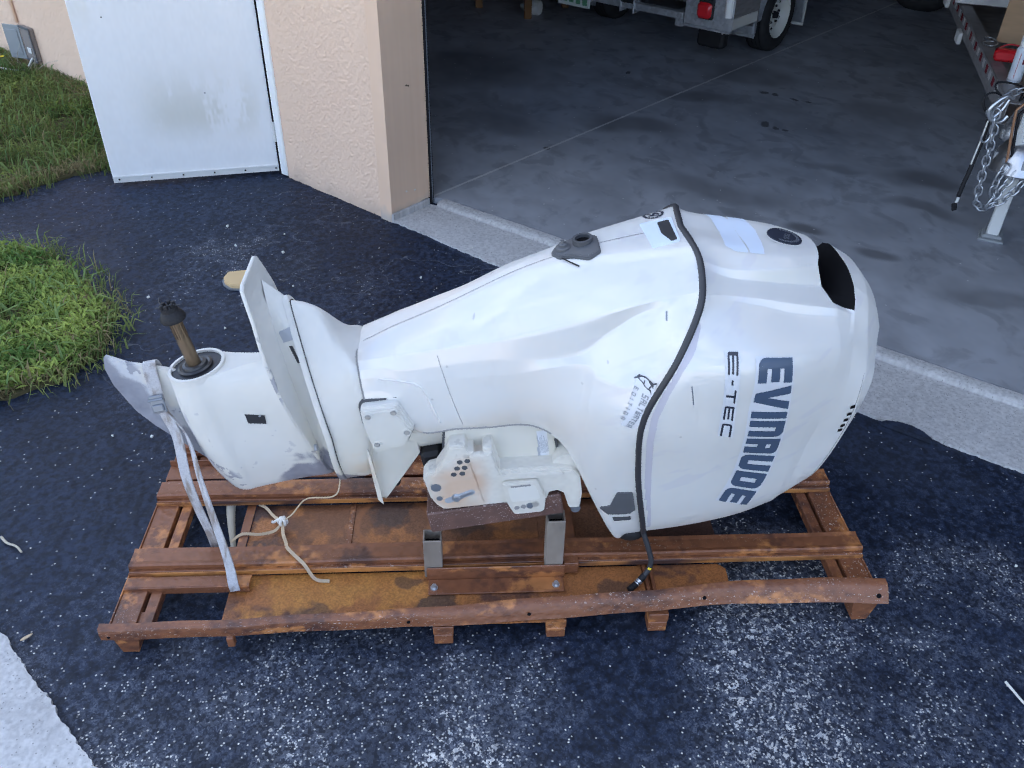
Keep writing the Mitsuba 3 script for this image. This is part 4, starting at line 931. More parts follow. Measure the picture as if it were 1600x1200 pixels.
ringl = Polygon(el2(.026), [el2(.019)]).difference(shapely.union_all([LineString([lc, (lc[0] + .05 * math.cos(k), lc[1] + .05 * math.sin(k))]).buffer(.0008) for k in np.arange(16) * .3927]))
mm_ = list(getattr(ringl, 'geoms', [ringl])) + [LineString([(lc[0] - .010, lc[1] - .006), (lc[0] - .002, lc[1] + .010), (lc[0] + .004, lc[1] - .010), (lc[0] + .011, lc[1] + .006)]).buffer(.0028), LineString([(lc[0] - .012, lc[1] + .008), (lc[0] + .010, lc[1] + .012)]).buffer(.0016)]
mp('round_emblem', cat_([on_top(flat(q, 0), .0012, .01) for q in mm_]), 'decal_dark_mat', True, parent=low_key)
mp('panel_seam', on_top(flat(LineString([(u_, .004) for u_ in np.linspace(-.296, .37, 60)]).buffer(.0009, cap_style=2), 0), .0006), 'seam_mat', True, parent=low_key)
mp('panel_seam', on_side(flat(LineString([(-.118, .19), (-.110, .10), (-.098, .0)]).buffer(.0006), 0), .0006), 'seam_mat', True, parent=low_key)

ring0 = GL[0, :9 * 8 + 1]; ctr = np.array([-.306, .13, 0])
mp('cover_joint', tube(ring0[4:-10] + np.array([-.0012, 0, 0]) + (ring0[4:-10] - ctr) / np.linalg.norm(ring0[4:-10] - ctr, axis=1, keepdims=True) * .0008, .0019, 6), 'seam_mat', True, parent=mo + '__lower_cowl')
edge_l = GL[20:9 * 6 - 3, 7 * 8]
mp('cover_joint', tube(edge_l + [0, -.0022, .0], .0022, 6), 'seam_mat', True, parent=mo + '__lower_cowl')
mp('raised_edge', tube([(u_, v_, float(Hw(u_, v_)) - .0012) for u_, v_ in ((-.262, .146), (-.22, .138), (-.182, .128), (-.170, .116), (-.162, .09), (-.155, .05), (-.148, .015))], .0028, 8), 'cowl_mat', True, parent=mo + '__lower_cowl')
# exhaust housing between the flange and the cowl joint
def ring_net(rows): return np.array(rows)
EH = ring_net([
 [(-.4285, .322, 0), (-.4285, .312, .012), (-.4285, .26, .040), (-.4285, .16, .085), (-.4285, .04, .108), (-.4285, -.09, .100), (-.4285, -.17, .06), (-.4285, -.198, 0)],
 [(-.400, .310, 0), (-.400, .300, .014), (-.400, .25, .044), (-.400, .155, .090), (-.400, .04, .110), (-.400, -.09, .101), (-.400, -.17, .06), (-.400, -.198, 0)],
 [(-.372, .288, 0), (-.372, .276, .018), (-.372, .228, .052), (-.374, .14, .096), (-.374, .03, .111), (-.374, -.09, .101), (-.374, -.17, .06), (-.374, -.197, 0)],
 [(-.344, .232, 0), (-.344, .226, .03), (-.344, .190, .072), (-.346, .125, .103), (-.348, .02, .112), (-.350, -.08, .100), (-.350, -.15, .06), (-.350, -.18, 0)],
 [(-.318, .196, 0), (-.318, .193, .035), (-.316, .178, .085), (-.316, .12, .107), (-.316, .02, .112), (-.316, -.03, .100), (-.316, -.04, .06), (-.316, -.05, 0)],
 [(-.300, .180, 0), (-.300, .178, .035), (-.300, .165, .085), (-.300, .10, .105), (-.300, .02, .110), (-.300, -.03, .100), (-.300, -.04, .06), (-.300, -.05, 0)]])
GE = loft(EH, 6, 6)
GE[..., 0] += .16 * np.abs(GE[..., 2]) * np.clip((GE[..., 1] + .20) / .2, 0, 1) * np.clip((-.35 - GE[..., 0]) / .07, 0, 1)
mp('exhaust_housing', cat_([outward(grid_mesh(GE)), cap_ring(GE[0])]), 'leg_mat', 40)
mp('leg', box(-.305, .14, -.09, .06, -.075, .075, .03), 'leg_mat', 30)
def slab_u(outline, u0, u1, bev=.003):
    """plate across the motor: outline in (v, w) of the near half, mirrored"""
    o = list(outline) + [(v, -w) for v, w in reversed(outline) if w > 1e-6]
    m = prism(Polygon(o), 0, u1 - u0, bev)
    return moved(m, frame([u0, 0, 0], [0, 1, 0], [0, 0, 1], [1, 0, 0]))
so = [(.337, 0), (.330, .012), (.27, .048), (.18, .088), (.10, .110), (.02, .121), (-.08, .112), (-.15, .080), (-.19, .04), (-.207, 0)]
so = [tuple(q[:2]) for q in smooth_path([(a, b, 0) for a, b in so], 40)]
def swept(m, k=.16):
    m.vertices[:, 0] += k * np.abs(m.vertices[:, 2]) * np.clip((m.vertices[:, 1] + .20) / .2, 0, 1); return m
fl_key = mp('splash_flange', swept(fine(slab_u(so, -.444, -.4300, .004), .03)), 'leg_mat', 40)
mp('seam', swept(fine(slab_u([(a * .965, b * .945) for a, b in so], -.4299, -.4286, .0), .03)), 'hose_mat', parent=fl_key)
# gearcase: lofted from its nose (front, down) to the hub opening (aft, up)
def gear_row(v, r, uc, hw, uu, top=-.474):
    """half outline in (u, w) around the torpedo, from its underside (w = 0) to the anti-ventilation plate"""
    a = np.radians([180, 152, 126, 102, 82, 66])
    ring = [(uc + r * math.cos(k), r * math.sin(k)) for k in a]; e = ring[-1]
    neck = [(e[0] + (top - e[0]) * q, e[1] * (1 - s) + hw * s) for q, s in ((.25, .42), (.6, .85), (1., 1.))]
    return [(u, v, w) for u, w in ring + neck] + [(top, v, 0)]
rows = [gear_row(-.190, .010, -.685, .006, 0, -.55), gear_row(-.186, .026, -.687, .012, 0, -.478), gear_row(-.172, .043, -.688, .024, 0), gear_row(-.14, .056, -.690, .037, 0), gear_row(-.09, .068, -.692, .050, 0), gear_row(-.02, .075, -.694, .058, 0),
        gear_row(.05, .077, -.695, .060, 0), gear_row(.11, .075, -.695, .055, 0), gear_row(.16, .070, -.695, .040, 0), gear_row(.180, .067, -.696, .024, 0), gear_row(.189, .065, -.696, .012, 0)]
GG = loft(np.array(rows), 5, 5, sharp_c=(9,))
gk = mp('gearcase', outward(cat_([grid_mesh(GG), cap_ring(GG[0]), cap_ring(GG[-1])])), 'leg_mat', 45, label='white gearcase with bare metal showing at its worn edges')
sk = Polygon([(-.893, .252), (-.888, .256), (-.848, .229), (-.788, .206), (-.755, .192), (-.71, .15), (-.71, -.12), (-.766, -.087), (-.808, -.024), (-.855, .044), (-.882, .096), (-.902, .178), (-.902, .225)]).buffer(.003)
sk0 = prism(sk, 0, .006, .0045); sk1 = moved(sk0, np.diag([1, 1, -1, 1.])); sk1.invert() if sk1.volume < 0 else None; skm = cat_([sk0, sk1])
mp('skeg', skm, 'leg_mat', 30, label='skeg with a bare grey leading edge')
def along_v(m, u, v, w=0): return moved(m, frame([u, v, w], [1, 0, 0], [0, 0, -1], [0, 1, 0]))
def annulus(r0, r1, h, n=48):
    a = np.arange(n) * 2 * np.pi / n
    return prism(Polygon([(r1 * math.cos(t), r1 * math.sin(t)) for t in a], [[(r0 * math.cos(t), r0 * math.sin(t)) for t in a]]), 0, h)
hub = put('hub_bore', eng(along_v(annulus(.0598, .0672, .034), -.696, .1615)), 'leg_mat', mo, 40, label='open hub bore with black seals inside')
put('bore_floor', eng(along_v(disc(.0598, .0035, 40), -.696, .186)), 'seal_mat', hub)
seal = trimesh.creation.revolve(np.array([[.0, .0], [.040, .0], [.041, .006], [.036, .009], [.030, .007], [.028, .012], [.021, .014], [.017, .011], [.0, .011]]), sections=40)
put('seal', eng(along_v(seal, -.699, .1885)), 'seal_mat', hub, 40)
sh = mp('propeller_shaft', along_v(trimesh.creation.revolve(np.array([[0, 0], [.0155, 0], [.0155, .085], [.0135, .095], [.0135, .155], [0, .155]]), sections=28), -.699, .180), 'shaft_mat', 40, label='splined propeller shaft, browned with old grease')
for k in range(14):
    a = k * 2 * math.pi / 14
    put('spline', eng(along_v(moved(box(-.0012, .0012, .0125, .0152, .095, .150), trimesh.transformations.rotation_matrix(a, [0, 0, 1])), -.699, .180)), 'shaft_mat', sh)
nut = cat_([trimesh.creation.revolve(np.array([[0, .142], [.0275, .142], [.0290, .147], [.0265, .155], [.022, .163], [.0185, .166], [.0185, .176], [.0, .176]]), sections=28)] +
           [moved(box(-.004, .004, .009, .017, .160, .185, .001), trimesh.transformations.rotation_matrix(k * math.pi / 3, [0, 0, 1])) for k in range(6)])
put('castle_nut', eng(along_v(nut, -.699, .180)), 'black_mat', sh, 35)
put('cotter_pin', eng(along_v(cat_([tube([(-.03, .002, .176), (-.01, 0, .178), (.012, 0, .178), (.026, .004, .174)], .0014, 6), tube([(.012, 0, .178), (.02, -.008, .18), (.022, -.016, .188)], .0014, 6), tube([(-.012, 0, .178), (-.02, .01, .186), (-.018, .016, .195)], .0012, 6)]), -.699, .180)), 'hose_mat', sh)
# anti-ventilation plate and the narrow body above it
av = [(.4265, -.035), (.4265, .092), (.421, .110), (.392, .127), (.354, .139), (.308, .149), (.262, .155), (.199, .153), (.138, .143), (.084, .128), (.013, .104), (-.053, .080), (-.10, .062), (-.15, .042), (-.188, .0),
      (-.15, -.03), (-.10, -.05), (-.05, -.066), (.02, -.085), (.10, -.096), (.20, -.096), (.28, -.085), (.34, -.068), (.39, -.052), (.422, -.044)]
avm = moved(prism(Polygon(av).buffer(-.004).buffer(.004, quad_segs=4), 0, .0075, .003), frame([-.4812, 0, 0], [0, 1, 0], [0, 0, 1], [1, 0, 0]))
# the aft edge turns down slightly towards the leg and gets thin at its rim
avm.vertices[:, 0] -= .020 * np.clip((avm.vertices[:, 1] - .30) / .13, 0, 1) ** 2 - .012 * np.clip((avm.vertices[:, 1] - .30) / .13, 0, 1)
avk = mp('antiventilation_plate', avm, 'leg_mat', 40, label='swept anti-ventilation plate with chipped paint along its edge')
UG = np.array([[(-.474, .385, 0), (-.474, .375, .006), (-.474, .30, .034), (-.474, .20, .050), (-.474, .05, .054), (-.474, -.08, .046), (-.474, -.15, .03), (-.474, -.183, 0)],
               [(-.455, .360, 0), (-.455, .350, .008), (-.452, .285, .040), (-.450, .19, .059), (-.450, .05, .066), (-.453, -.08, .056), (-.455, -.155, .036), (-.455, -.188, 0)],
               [(-.430, .325, 0), (-.430, .315, .010), (-.424, .26, .048), (-.418, .18, .074), (-.416, .05, .086), (-.424, -.09, .074), (-.430, -.16, .05), (-.430, -.195, 0)]])
GGu = loft(UG, 6, 6); nk = mp('gearcase_neck', outward(grid_mesh(GGu)), 'leg_mat', 40)
Hn = LinearNDInterpolator(GGu[:, 6:6 * 6].reshape(-1, 3)[:, :2], GGu[:, 6:6 * 6].reshape(-1, 3)[:, 2])
def on_neck(pts, lift, h=.001):
    m = fine(prism(Polygon(pts), 0, h), .008); q = m.vertices; m.vertices = np.c_[q[:, :2], np.nan_to_num(Hn(q[:, 0], q[:, 1]), nan=.05) + lift + q[:, 2]]; return m
# label, slots and plug on the plate's upper face (seen from the cowl side)
mp('label_plate', on_neck([(-.464, .272), (-.434, .280), (-.428, .254), (-.460, .246)], .0008, .002), 'anode_mat', parent=nk)
mp('slot', on_neck([(-.450, .236), (-.442, .237), (-.434, .196), (-.442, .194)], .0006), 'hose_mat', parent=nk)
mp('slot', on_neck([(-.436, .240), (-.430, .241), (-.425, .218), (-.431, .217)], .0006), 'hose_mat', parent=nk)
put('drain_plug', eng(moved(disc(.009, .006, 16), frame([-.474, -.050, .070], [0, 1, 0], [0, 0, 1], [1, 0, 0]))), 'anode_mat', avk)
# dark water pickup on the gearcase's side
side_g = GG[:, :10 * 5 + 1].reshape(-1, 3); Hg = LinearNDInterpolator(GG[15:, 3 * 5:8 * 5 + 1].reshape(-1, 3)[:, :2], GG[15:, 3 * 5:8 * 5 + 1].reshape(-1, 3)[:, 2])
def on_gear(m2, lift=.001):
    m = fine(m2, .008); q = m.vertices; m.vertices = np.c_[q[:, :2], Hg(q[:, 0], q[:, 1]) + lift + q[:, 2]]; return m
pk = mp('water_intake', on_gear(prism(Polygon([(-.606, .078), (-.563, .064), (-.566, .040), (-.606, .052)]), 0, .0015)), 'seal_mat', parent=gk)
mp('screw', on_gear(moved(disc(.0025, .002, 8), frame([-.574, .066, .0005], [1, 0, 0], [0, 1, 0], [0, 0, 1]))), 'anode_mat', parent=pk)
# lower mount cover with its four bolts
mc = round_poly([(-.318, .096), (-.232, .092), (-.208, .018), (-.240, -.030), (-.316, -.036), (-.322, .04)], .012)
mk = mp('mount_cover', prism(mc, .095, .1465, .012), 'leg_mat', 40)
for (a, b) in ((-.303, .075), (-.243, .076), (-.227, .014), (-.302, -.008)):
    bk = mp('bolt', moved(annulus(.0068, .0105, .003, 24), frame([a, b, .1463], [1, 0, 0], [0, 1, 0], [0, 0, 1])), 'leg_mat', parent=mk)
    mp('socket', moved(cat_([disc(.0068, .002, 20)]), frame([a, b, .1463], [1, 0, 0], [0, 1, 0], [0, 0, 1])), 'grey_bolt_mat', parent=mk)
    mp('bolt_head', moved(disc(.0052, .0042, 18), frame([a, b, .1463], [1, 0, 0], [0, 1, 0], [0, 0, 1])), 'bolt_mat', parent=mk)
mp('mount_gap_shade', prism(mc.buffer(.0055), .09, .1175), 'dark_plastic_mat', parent=mk)  # dark slab drawn round the cover as the shade along its edge
# pointed fin below the mount
fv = np.array([(-.340, -.045, .085), (-.343, -.05, .075), (-.352, -.228, .085), (-.345, -.245, .075), (-.333, -.225, .088), (-.262, -.150, .080), (-.226, -.108, .080), (-.226, -.07, .080), (-.335, -.065, .080),
               (-.262, -.150, -.02), (-.226, -.108, -.02), (-.226, -.06, -.02), (-.335, -.05, -.02), (-.30, -.19, -.01)])
mp('lower_fin', cat_([trimesh.convex.convex_hull(fv), trimesh.convex.convex_hull(np.array([(-.346, -.04, .098), (-.340, -.04, .106), (-.359, -.225, .098), (-.350, -.248, .094), (-.345, -.225, .108), (-.338, -.10, .112)]))]), 'leg_mat', 25)
# swivel bracket and steering tube
mp('steering_tube', cat_([moved(trimesh.creation.cylinder(.045, .16, sections=36), frame([-.165, -.068, .035], [0, 1, 0], [0, 0, 1], [1, 0, 0])), box(-.215, -.08, -.10, -.02, -.06, .075, .012)]), 'leg_mat', 40)
sw = round_poly([(-.142, -.010), (.10, -.020), (.106, -.155), (.088, -.168), (-.028, -.156), (-.046, -.104), (-.10, -.098), (-.142, -.12), (-.160, -.085)], .010)
swk = mp('swivel_bracket', prism(sw, -.10, .122, .008), 'leg_mat', 40)
mp('bracket_gap_shade', prism(sw.buffer(.006), .06, .1135), 'dark_plastic_mat', parent=swk)  # dark slab standing in for the shadow gap round the bracket
mp('warning_label', prism(Polygon([(.066, -.062), (.090, -.064), (.086, -.140), (.062, -.138)]), .1221, .1227), 'film_mat', parent=swk)
lt = []
r = np.random.default_rng(5)
for k in range(8):
    x = .067 + .0027 * k
    lt += [box(x, x + .0012, -.132 + .004 * r.random(), -.074 - .02 * r.random(), .1228, .1232)]
mp('label_print', cat_(lt + [box(.0640, .0662, -.12, -.075, .1228, .1232), box(.060, .0655, -.138, -.112, .1228, .1232)]), 'anode_mat', parent=swk)
mp('pivot', cat_([moved(trimesh.creation.cylinder(.042, .30, sections=36), frame([.128, -.165, 0], [1, 0, 0], [0, 1, 0], [0, 0, 1])), moved(trimesh.creation.cylinder(.020, .05, sections=24), frame([.11, -.085, .10], [0, 1, 0], [0, 0, 1], [1, 0, 0]))]), 'clamp_mat', 40)
mp('pivot_shade', box(.10, .15, -.12, -.05, -.08, .06), 'black_mat')  # black block put in as the shade around the pivot
for sgn in (1, -1):
    # clamp brackets, one each side
    o = [(-.218, -.118), (-.200, -.100), (-.182, -.098), (-.150, -.060), (-.138, -.034), (-.100, -.034), (-.098, -.055), (-.085, -.057), (-.083, -.078), (-.066, -.078), (-.062, -.050), (-.040, -.050), (-.034, -.126), (.060, -.138), (.100, -.146), (.135, -.160), (.152, -.185), (.150, -.245), (.138, -.288), (.112, -.284), (.106, -.232), (.092, -.220), (.072, -.222), (.054, -.262), (-.010, -.258), (-.030, -.236), (-.190, -.226), (-.204, -.208), (-.214, -.180)]
    cl = round_poly(o, .0055)
    def cm(m): return m if sgn > 0 else moved(m, np.diag([1, 1, -1, 1.]))
    def fixm(m):
        m = cm(m)
        if sgn < 0: m.invert()
        return m
    ck = mp('clamp_bracket', fixm(prism(cl, .122, .168, .007)), 'clamp_mat', 40, label='near clamp bracket with orange-brown staining' if sgn > 0 else None)
    if sgn < 0: continue
    mp('rib', prism(round_poly([(-.098, -.064), (-.042, -.062), (-.036, -.130), (.110, -.152), (.120, -.172), (-.04, -.152), (-.092, -.140)], .006), .160, .176, .006), 'clamp_mat', 40, parent=ck)
    mp('stained_panel', prism(round_poly([(-.200, -.118), (-.150, -.070), (-.104, -.070), (-.098, -.100), (-.086, -.228), (-.186, -.222), (-.200, -.19)], .008), .160, .1715, .004), 'clamp_mat', 40, parent=ck, label='orange-stained panel with six round holes')
    for (a, b) in ((-.121, -.062 - .012), (-.103, -.074), (-.131, -.092), (-.113, -.093), (-.142, -.109), (-.122, -.110)):
        mp('adjuster_hole', cat_([moved(annulus(.0070, .0086, .0018, 20), frame([a, b - .004, .1712], [1, 0, 0], [0, 1, 0], [0, 0, 1]))]), 'clamp_mat', parent=ck)
        mp('adjuster_bore', moved(disc(.0070, .0012, 18), frame([a, b - .004, .1712], [1, 0, 0], [0, 1, 0], [0, 0, 1])), 'dark_plastic_mat', parent=ck)
    hk = mp('pivot_bolt', moved(disc(.0125, .004, 24), frame([-.192, -.147, .168], [1, 0, 0], [0, 1, 0], [0, 0, 1])), 'grey_bolt_mat', parent=ck)
    mp('pivot_bolt', moved(disc(.0075, .004, 16), frame([-.191, -.183, .168], [1, 0, 0], [0, 1, 0], [0, 0, 1])), 'grey_bolt_mat', parent=ck)
    mp('slotted_bolt', cat_([moved(disc(.0085, .009, 6), frame([-.150, -.187, .171], [1, 0, 0], [0, 1, 0], [0, 0, 1])), moved(disc(.012, .002, 20), frame([-.150, -.187, .171], [1, 0, 0], [0, 1, 0], [0, 0, 1])),
        moved(prism(Polygon(LineString([(-.145, -.186), (-.114, -.178)]).buffer(.004)), .1715, .1755), np.eye(4))]), 'zinc_mat', parent=ck)
    mp('bolt_slot', prism(Polygon(LineString([(-.172, -.194), (-.112, -.178)]).buffer(.0085)), .1713, .1718), 'anode_mat', parent=ck)
    pad = round_poly([(-.036, -.158), (.052, -.166), (.062, -.225), (.052, -.272), (-.022, -.268), (-.034, -.225)], .010)
    pd = mp('lower_pad', prism(pad, .160, .180, .006), 'clamp_mat', 40, parent=ck)
    mp('pad_recess', prism(round_poly([(-.024, -.172), (.042, -.178), (.050, -.226), (-.022, -.222)], .008), .1801, .1806), 'offwhite_mat', parent=ck)
    mp('pad_slot', prism(round_poly([(-.016, -.170), (.032, -.173), (.032, -.178), (-.016, -.175)], .002), .1807, .1812), 'seam_mat', parent=ck)
    for k, (a, b, mt) in enumerate(((-.012, -.243, 'seam_mat'), (.004, -.242, 'seam_mat'), (.020, -.241, 'grey_bolt_mat'), (.034, -.238, 'bolt_mat'))):
        mp('pad_hole', cat_([moved(disc(.0062 if k < 2 else .0078, .0012 if k < 2 else .004, 18), frame([a, b, .1801], [1, 0, 0], [0, 1, 0], [0, 0, 1]))]), mt, parent=ck)
    mp('hose_nozzle', cat_([moved(trimesh.creation.revolve(np.array([[0, 0], [.016, 0], [.016, .012], [.012, .016], [.0125, .034], [.010, .034], [.009, .020], [0, .020]]), sections=24), frame([.128, -.272, .150], [1, 0, 0], [0, 0, 1], [0, -1, 0]))]), 'grey_bolt_mat', 40, parent=ck)
mp('tilt_cylinder', moved(trimesh.creation.cylinder(.042, .30, sections=32), frame([-.06, -.19, 0], [0, 1, 0], [0, 0, 1], [1, 0, 0])), 'black_mat', 40)
mp('tilt_housing', box(-.225, -.17, -.20, -.10, -.12, .10, .01), 'black_mat')
# cowl furniture
gp = prism(round_poly([(.163, -.005), (.178, -.032), (.21, -.046), (.25, -.042), (.270, -.022), (.270, .046), (.242, .060), (.208, .036), (.178, .024)], .010), 0, .012, .006)
gm = mp('rigging_grommet', on_top(gp, -.004, .01), 'grey_plastic_mat', 35, label='dark rubber grommet with an open round port')
Wp = lambda u, w, o=0.: np.array([u, float(Hv(u, w)) + o, w])
c = Wp(.236, -.006)
mp('port', along_v(annulus(.0165, .0225, .014, 28), c[0], c[1] + .004, c[2]), 'dark_plastic_mat', 35, parent=gm); mp('port_bore', along_v(disc(.017, .003, 24), c[0], c[1] + .007, c[2]), 'void_mat', parent=gm)
c = Wp(.192, -.004)
mp('plug', along_v(trimesh.creation.revolve(np.array([[0, 0], [.017, 0], [.017, .010], [.010, .012], [.010, .017], [.005, .019], [.004, .025], [0, .025]]), sections=20), c[0], c[1] + .002, c[2]), 'grey_plastic_mat', 35, parent=gm)
mp('tie', tube([Wp(.185, .030, .006), Wp(.2, .048, .004), Wp(.218, .068, .004)], .0018, 6), 'black_mat', parent=gm)
rc = round_poly([(.366, -.040), (.438, -.046), (.436, .068), (.376, .074)], .006)
tr = mp('recessed_handle', on_top(prism(rc, 0, .0014), .0004), 'sticker_mat', label='pale recessed grip with a dark opening, next to the black hose')
mp('grip_opening', on_top(prism(round_poly([(.404, -.030), (.430, -.034), (.431, .060), (.418, .063), (.404, .022)], .004), 0, .0008), .002), 'hose_mat', parent=tr)
lk = mp('cowl_latch', on_side(prism(round_poly([(.187, -.283), (.212, -.270), (.232, -.212), (.268, -.212), (.271, -.285), (.258, -.300), (.205, -.305)], .004), 0, .004), .0006), 'grey_plastic_mat', label='grey cowl latch low on the lower cowl')
mp('displacement_badge', on_side(prism(Polygon([(.215, -.321), (.259, -.318), (.259, -.334), (.218, -.337)]), 0, .0012), .0006), 'dark_plastic_mat', parent=lk)
mp('rubber_foot', along_v(moved(trimesh.creation.icosphere(3, .05), np.diag([1, 1, .8, 1.])), .262, -.432, .105), 'black_mat', 40)
mp('cable', tube(smooth_path([(-.345, -.195, .05), (-.335, -.218, .052), (-.31, -.222, .055), (-.295, -.19, .055)], 16), .003, 6), 'black_mat')

# ------------------------------------------------------------------ black hose over the cowl's seam, tie-down strap, cord, odds and ends on the ground
seam = hermite(SEAM[:, None], mean_param(SEAM[:, None]), sub_param(mean_param(SEAM[:, None]), 8))[:, 0]
nearl = seam[:8 * 8 + 1]                                     # crown to the lower edge, near side
def lifted(line, o):
    tan = np.gradient(line, axis=0); tan /= np.linalg.norm(tan, axis=1, keepdims=True) + 1e-9
    n_ = np.cross(tan, [1., 0, 0]); n_ /= np.linalg.norm(n_, axis=1, keepdims=True) + 1e-9
    if n_[0, 1] < 0: n_ = -n_
    return line + n_ * o
nl = lifted(nearl, -.0015) + [.003, 0, 0]
fl_ = nl[1:] * [1, 1, -1]
world_near = np.array([W(*q) for q in nl]); world_far = np.array([W(*q) for q in fl_])
hang = smooth_path([world_near[-1], (.375, -.165, .185), (.385, -.172, .145), (.378, -.178, .115), (.350, -.196, .090), (.335, -.207, .086)], 26)
hp_ = np.vstack([world_far[::-1][12:], world_near[:-1], hang])
radii = np.r_[np.full(len(hp_) - 26, .0072), np.linspace(.0072, .0070, 26)]
hk = thing('black_hose', 'black rubber hose draped along the cowl seam, its end hanging onto the pallet', 'hose')
put('hose', tube(hp_, radii, 12), 'hose_mat', hk, True)
e = hang
put('end_fitting', cat_([tube([e[-8], e[-6]], .0088, 14), tube([e[-4], e[-1] + (e[-1] - e[-3])], .0085, 14)]), 'black_mat', hk, 30)
put('clamp_ring', cat_([tube([e[-6], e[-5]], .0090, 16), tube([e[-4] * .5 + e[-5] * .5, e[-4]], .0088, 16)]), 'zinc_mat', hk, 30)
put('yellow_mark', tube([e[-12] + [0, -.0025, .001], e[-11] + [0, -.0025, .001]], .0055, 14), 'yellow_mat', hk, 30)

ts = thing('tie_down_strap', 'grey dirty webbing strap with a cam buckle looped over the skeg', 'strap')
sk_t = W(-.800, .222, 0); bkp = W(-.808, .125, .026)
X_ = np.array([1., .12, .15])
loop = smooth_path([W(-.806, .10, -.035), W(-.800, .17, -.022), W(-.798, .215, -.010), W(-.798, .224, .0), W(-.799, .213, .012), W(-.803, .170, .020), bkp], 26)
put('loop', ribbon(loop, .030, X_), 'webbing_mat', ts)
s1 = smooth_path([bkp, W(-.806, .09, .030), (-.790, -.045, .50), (-.784, -.070, .38), (-.779, -.058, .25), (-.772, -.045, .15), (-.768, -.042, .06), (-.768, -.040, .012)], 40)
put('tail', ribbon(s1, np.linspace(.028, .026, 40), np.array([1., -.25, .1])), 'webbing_mat', ts)
s2 = smooth_path([W(-.799, .095, .028), (-.765, -.050, .50), (-.745, -.085, .38), (-.726, -.115, .28), (-.708, -.140, .18), (-.700, -.158, .128), (-.694, -.178, .106), (-.690, -.186, .090)], 40)
tw = np.array([[math.cos(a), -math.sin(a) * .8, .1] for a in np.linspace(1.25, .1, 40)])
put('strap', ribbon(s2, .027, tw), 'webbing_mat', ts)
bf = frame(bkp + np.array([.0, -.006, .0]), [.975, 0, .2], [0, -.96, .28], [-.2, .28, .95])
put('buckle', cat_([moved(box(-.0175, .0175, .0, .007, -.023, .022, .002), bf), moved(box(-.0135, .0135, .0065, .0125, -.018, .000, .002), bf), moved(tube([(-.018, .009, .012), (.018, .009, .012)], .0028, 10), bf)]), 'grey_bolt_mat', ts, 30)

cd = thing('tan_cord', 'tan cord knotted round the splash plate corner, loose ends on the rusty sheet', 'cord')
k0 = np.array([-.605, .045, .105])
def cordp(pts, n=30): return smooth_path(pts, n)
put('string', tube(cordp([W(-.455, -.19, .02), W(-.47, -.225, .05), (-.53, .03, .20), (-.575, .04, .135), k0], 24), .0022, 6), 'cord_mat', cd, True)
put('end', ribbon(cordp([k0, (-.635, .075, .095), (-.67, .125, .083), (-.690, .138, .082)]), .008, [.3, .9, .5], .001), 'cord_mat', cd)
put('end', ribbon(cordp([k0, (-.625, .030, .086), (-.665, .018, .084), (-.715, .018, .086), (-.745, .005, .07)]), .008, [.2, .9, .6], .001), 'cord_mat', cd)
put('end', ribbon(cordp([k0, (-.600, .010, .095), (-.585, -.03, .100), (-.570, -.075, .126), (-.545, -.105, .127), (-.520, -.128, .120), (-.490, -.150, .085), (-.455, -.152, .079)], 40), .009, np.array([.9, .5, .2]), .001), 'cord_mat', cd)
kn = []
for a in (0, 1.2, 2.3):
    kn.append(tube([k0 + np.array([.012 * math.cos(q) * math.cos(a), .012 * math.cos(q) * math.sin(a), .012 * math.sin(q)]) for q in np.linspace(0, 6.3, 18)], .0042, 8))
put('knot', cat_(kn + [tube(cordp([k0, k0 + [-.012, .004, .004], k0 + [-.026, .004, -.006], k0 + [-.032, .004, -.004]], 10), .004, 8)]), 'knot_mat', cd, True)

put('pale_stick', tube(smooth_path([(-.775, .19, .095), (-.77, .12, .062), (-.752, .03, .012)], 12), np.linspace(.0165, .0075, 12), 12), 'twig_mat', smooth=40, label='pale tapered stick lying under the middle pallet rails', cat='stick')
put('twig', tube(smooth_path([(-1.425, .108, .006), (-1.40, .085, .005), (-1.37, .072, .005), (-1.345, .048, .005)], 14), np.linspace(.004, .003, 14), 6), 'twig_mat', label='thin crooked twig on the asphalt left of the pallet', cat='twig')
put('twig', tube(smooth_path([(1.232, -.468, .006), (1.240, -.498, .005), (1.243, -.515, .006), (1.252, -.545, .005)], 14), np.linspace(.0035, .003, 14), 6), 'knot_mat', label='short pale twig on the asphalt at the lower right', cat='twig')
put('dry_leaf', moved(prism(Polygon([(-.016, 0), (-.006, .004), (.01, .003), (.016, 0), (.006, -.004), (-.01, -.004)]), 0, .003), frame([-1.217, -.245, .003], [.75, .65, 0], [-.65, .75, 0], [0, 0, 1])), 'cord_mat', label='small tan leaf on the asphalt near the sidewalk', cat='leaf')
tn = Polygon([(-1.118, 1.585), (-1.105, 1.632), (-1.05, 1.648), (-.98, 1.655), (-.94, 1.62), (-.95, 1.545), (-1.0, 1.505), (-1.07, 1.515), (-1.105, 1.545)])
tk = put('foam_scrap', prism(Polygon(edge_noise(list(tn.exterior.coords), .006, .008, 4)).buffer(0), .0, .022, .008), 'tan_mat', smooth=40, label='flat tan foam scrap lying behind the tail of the plate', cat='scrap')
put('dark_edge', prism(Polygon(edge_noise(list(tn.buffer(.008).exterior.coords), .006, .01, 9)).buffer(0), .0, .006), 'grey_bolt_mat', tk)
r = np.random.default_rng(77)
